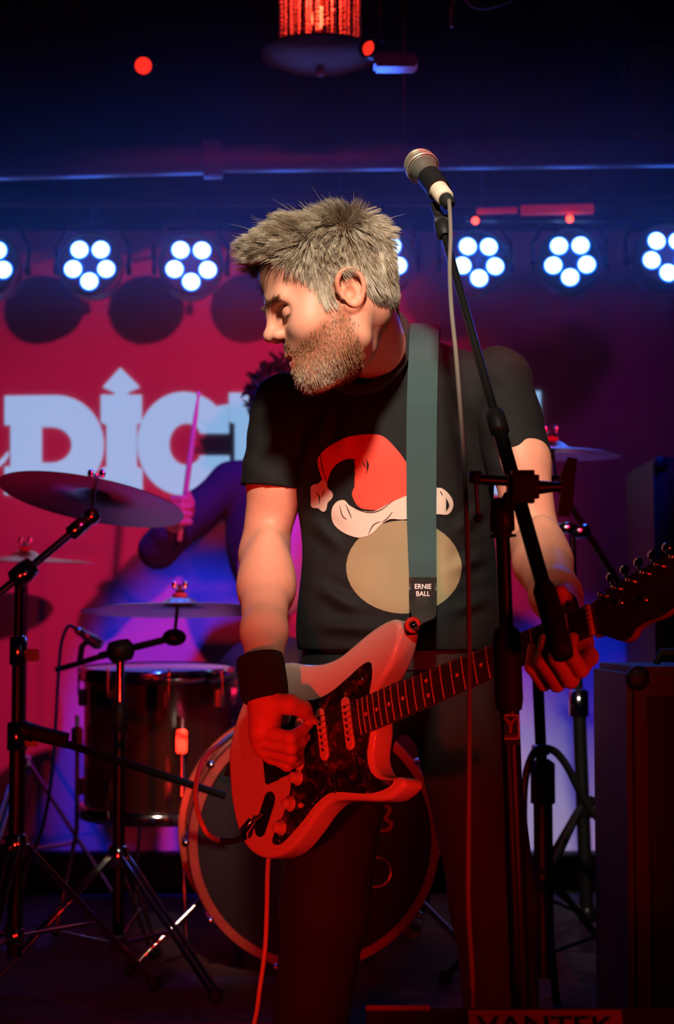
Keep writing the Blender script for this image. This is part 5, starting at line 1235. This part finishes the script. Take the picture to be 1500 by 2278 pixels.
# loose cables on the stage floor
for k, (pts, lab) in enumerate([([(-1.2, 3.46 - .1, .006), (-.8, 3.3, .006), (-.5, 3.36, .006), (-.15, 3.25, .006), (.3, 3.3, .006)], 'black cable lying along the front of the drum riser'), ([(-.75, 3.12, .006), (-.5, 3.02, .006), (-.32, 2.98, .006), (-.24, 3.1, .006), (-.34, 3.18, .006)], 'black cable curling on the floor behind the singer')]):
    tag(MB().tube(spline([np.array(q) for q in pts], 8), .0045, 8).build('floor_cable', M['black_cable']), lab, 'cable')

# ------------------------------------------------------------------ the drummer
YD = 4.86
dr = thing('person', (P(605, 1500, YD)[0], YD + .1, RISER + .5), 'drummer in dark jacket over pale shirt raising a drumstick behind the cymbals', 'person')
HD = P(628, 905, YD - .02); SRd = P(515, 1075, YD); SLd = P(760, 1075, YD); ERd = P(352, 1222, YD - .10); HRd = P(405, 1135, YD - .20)
ELd = P(830, 1260, YD - .1); HLd = P(760, 1330, YD - .3)
NBd = P(622, 1030, YD); HPd = P(610, 1490, YD + .05)
vd_ = Vol((-.75, 4.3, .15), (.4, 5.2, 1.8), .006)
vd_.ell(HD, (.075, .095, .115), k=0).cap(HD + [0, 0, -.07], NBd, .052, .055, k=.03).ell(HD + [0, -.035, -.05], (.055, .06, .065), k=.03)
for s in (-1, 1):
    vd_.ell(HD + [s * .078, .005, -.01], (.010, .018, .030), k=.01)
    vd_.ell(HD + [s * .030, -.098, .012], (.017, .012, .010), k=.012, op='s'); vd_.ell(HD + [s * .030, -.078, .008], (.014, .013, .011), k=.004)
    vd_.cap(HD + [s * .012, -.092, .030], HD + [s * .044, -.078, .028], .009, .007, k=.012)
vd_.cap(HD + [0, -.094, .022], HD + [0, -.106, -.014], .008, .011, k=.012).cap(HD + [-.018, -.088, -.050], HD + [.018, -.088, -.050], .0075, .0075, k=.006).cap(HD + [-.020, -.098, -.045], HD + [.020, -.098, -.045], .004, .004, k=.003, op='s').ell(HD + [0, -.070, -.082], (.026, .024, .022), k=.02)
vd_.chain([SRd, ERd], [.045, .038], k=.02).chain([ERd, HRd + (ERd - HRd) * .3], [.038, .028], k=.02).chain([SLd, ELd, HLd], [.045, .038, .027], k=.02)
vd_.ell(P(618, 1180, YD), (.13, .09, .20), k=.04).ell(HPd, (.14, .1, .1), k=.05).cap(SRd, NBd, .04, .045, k=.03).cap(SLd, NBd, .04, .045, k=.03)
for s, kx in ((-1, -.13), (1, .19)):
    kn = np.array([kx, YD - .37, .66]); vd_.chain([HPd + [s * .09, 0, -.03], kn, np.array([kx, YD - .36, .25])], [.075, .055, .04], k=.02); vd_.cap(np.array([kx, YD - .30, .222]), np.array([kx, YD - .44, .210]), .032, .026, k=.02)
stick_d = nrm(P(443, 866, YD - .26) - P(408, 1140, YD - .21)); hb = HRd
vd_.cap(HRd + (ERd - HRd) * .35, HRd, .027, .034, k=.015)
fwd = nrm([.15, -1, .05])
for j in range(4):                                                   # fingers curled round the stick
    c_ = P(408, 1112 + j * 17, YD - .215); vd_.chain([c_ + [-.022, .022, 0], c_ + [-.026, -.012, 0], c_ + [.0, -.028, 0], c_ + [.020, -.012, 0]], [.0105, .0105, .010, .009], k=.004)
vd_.chain([HRd + [.02, .01, -.01], P(425, 1120, YD - .22), P(418, 1096, YD - .235)], [.013, .011, .009], k=.006)
vd_.ell(HLd, (.035, .045, .035), k=.01)
for j in range(4): c_ = HLd + np.array([-.02 + j * .017, -.03, 0]); vd_.chain([c_, c_ + [0, -.03, -.012], c_ + [0, -.015, -.032]], [.010, .0095, .008], k=.004)
V_, F_ = vd_.mesh(); db = mesh_obj('body', V_, F_, M['skin'], dr)
ca = db.data.color_attributes.new('tint', 'FLOAT_COLOR', 'POINT'); tq = np.ones((len(V_), 4)); tq[:, :3] = (.85, .8, .78)
lv = V_ - HD; tq[(np.abs(lv[:, 2] - .036) < .006) & (np.abs(np.abs(lv[:, 0]) - .028) < .022) & (lv[:, 1] < -.06), :3] = (.15, .11, .1)
tq[(np.abs(lv[:, 2] - .004) < .004) & (np.abs(np.abs(lv[:, 0]) - .030) < .013) & (lv[:, 1] < -.06), :3] = (.12, .09, .08)
tq[(np.abs(lv[:, 2] + .048) < .008) & (np.abs(lv[:, 0]) < .022) & (lv[:, 1] < -.07), :3] = (.75, .5, .48); ca.data.foreach_set('color', tq.astype(np.float32).ravel())
vj_ = Vol((-.75, 4.3, .5), (.4, 5.2, 1.6), .007)
vj_.ell(P(618, 1185, YD + .01), (.150, .105, .235), k=0).ell(HPd, (.155, .115, .1), k=.05).cap(SRd, NBd + [0, .04, -.03], .056, .055, k=.04).cap(SLd, NBd + [0, .04, -.03], .056, .055, k=.04)
vj_.chain([SRd, SRd * .5 + ERd * .5 + [0, 0, .005], ERd], [.058, .056, .052], k=.03).cap(ERd, ERd * .6 + HRd * .4, .052, .048, k=.02)
vj_.chain([SLd, ELd, ELd * .5 + HLd * .5], [.058, .052, .045], k=.03)
vj_.chain([P(612, 1030, YD - .13), P(590, 1200, YD - .15), P(572, 1540, YD - .17)], [.022, .062, .085], k=.01, op='s')          # open front
V_, F_ = vj_.mesh(); jk = mesh_obj('jacket', V_, F_, M['jacket'], dr)
vq = Vol((-.45, 4.5, .7), (.2, 5.15, 1.55), .007)
vq.ell(P(618, 1190, YD), (.140, .097, .235), k=0).ell(HPd, (.148, .108, .1), k=.05)
V_, F_ = vq.mesh(); mesh_obj('shirt', V_, F_, M['towel'], dr)
stripe = MB()
vp = Vol((-.5, 4.3, .15), (.4, 5.2, 1.0), .008); vp.ell(HPd + [0, 0, -.02], (.15, .11, .09), k=0)
for s, kx in ((-1, -.13), (1, .19)): kn = np.array([kx, YD - .37, .66]); vp.chain([HPd + [s * .09, 0, -.03], kn, np.array([kx, YD - .36, .27])], [.085, .066, .052], k=.03)
V_, F_ = vp.mesh(); mesh_obj('trousers', V_, F_, M['jeans'], dr)
# curly hair
m = MB(); 
for i in range(420):
    t = RNG.normal(0, 1, 3); t /= np.linalg.norm(t); 
    if t[2] < -.25 or (t[1] < -.3 and t[2] < .25): continue
    c_ = HD + t * np.array([.082, .102, .118]); q = [c_]; d = t.copy()
    for k in range(5):
        d = nrm(d + RNG.normal(0, .8, 3)); q.append(q[-1] + d * .011)
    m.tube(q, [.006, .006, .0055, .005, .004, .002], 5)
hh_ = m.build('hair', mat('dark_curls', (.02, .015, .013), .5), dr); hh_['kind'] = 'stuff'
tg = thing('drum_throne', (HPd[0], HPd[1] + .05, RISER), 'round black drum throne under the drummer', 'stool')
MB().lathe([(0, 0), (.15, 0), (.165, .02), (.165, .05), (.15, .065), (0, .07)], (HPd[0], HPd[1] + .03, HPd[2] - .212), (0, 0, 1), 28).build('seat', M['leather'], tg)
MB().tube([(HPd[0], HPd[1] + .03, RISER + .15), (HPd[0], HPd[1] + .03, HPd[2] - .212)], .014, 12).build('post', M['chrome'], tg)
tripod(tg, (HPd[0], HPd[1] + .03), RISER + .30, RISER + .14, .25, (.3, 2.4, 4.5))
# drumstick
dk = thing('drumstick', P(408, 1150, YD - .21), 'wooden drumstick raised upright in the drummer\'s hand', 'drumstick')
s0 = P(404, 1165, YD - .205); s1 = P(443, 868, YD - .27); sd_ = nrm(s1 - s0); sl_ = np.linalg.norm(s1 - s0)
MB().lathe([(0, -.05), (.0075, -.046), (.008, 0), (.008, sl_ * .62), (.0062, sl_ * .82), (.0035, sl_ * .95)], s0, sd_, 14).build('shaft', M['stick'], dk)
MB().lathe([(.0034, 0), (.0052, .006), (.0045, .014), (0, .017)], s0 + sd_ * sl_ * .945, sd_, 12).build('tip', M['stick'], dk)
# ------------------------------------------------------------------ stage haze round the lighting rig
hz = MB().box((-2.6, 3.3, .02), (2.4, 5.29, 3.28)).build('stage_haze', None)
hm_ = bpy.data.materials.new('thin_stage_haze'); hm_.use_nodes = True; nt = hm_.node_tree; nt.nodes.remove(nt.nodes['Principled BSDF'])
vsn = nt.nodes.new('ShaderNodeVolumeScatter'); vsn.inputs['Density'].default_value = .05; vsn.inputs['Anisotropy'].default_value = .55; vsn.inputs['Color'].default_value = (.9, .9, 1, 1)
nt.links.new(vsn.outputs[0], nt.nodes['Material Output'].inputs['Volume']); hz.data.materials.append(hm_)
geo = nt.nodes.new('ShaderNodeNewGeometry'); sx = nt.nodes.new('ShaderNodeSeparateXYZ'); nt.links.new(geo.outputs['Position'], sx.inputs[0])
def mth(op, a, b=None):
    n_ = nt.nodes.new('ShaderNodeMath'); n_.operation = op
    for i_, q in enumerate((a, b)):
        if q is None: continue
        if isinstance(q, (int, float)): n_.inputs[i_].default_value = q
        else: nt.links.new(q, n_.inputs[i_])
    return n_.outputs[0]
zz = mth('DIVIDE', mth('SUBTRACT', sx.outputs['Z'], 1.99), .165)                 # density thickened at rig height to make a glow band round the lights
lay = mth('MULTIPLY', mth('POWER', 2.718, mth('MULTIPLY', mth('MULTIPLY', zz, zz), -1.0)), .075)
nt.links.new(mth('ADD', lay, .0015), vsn.inputs['Density'])
tag(hz, 'thin haze hanging round the blue stage lights', 'haze', kind='stuff')
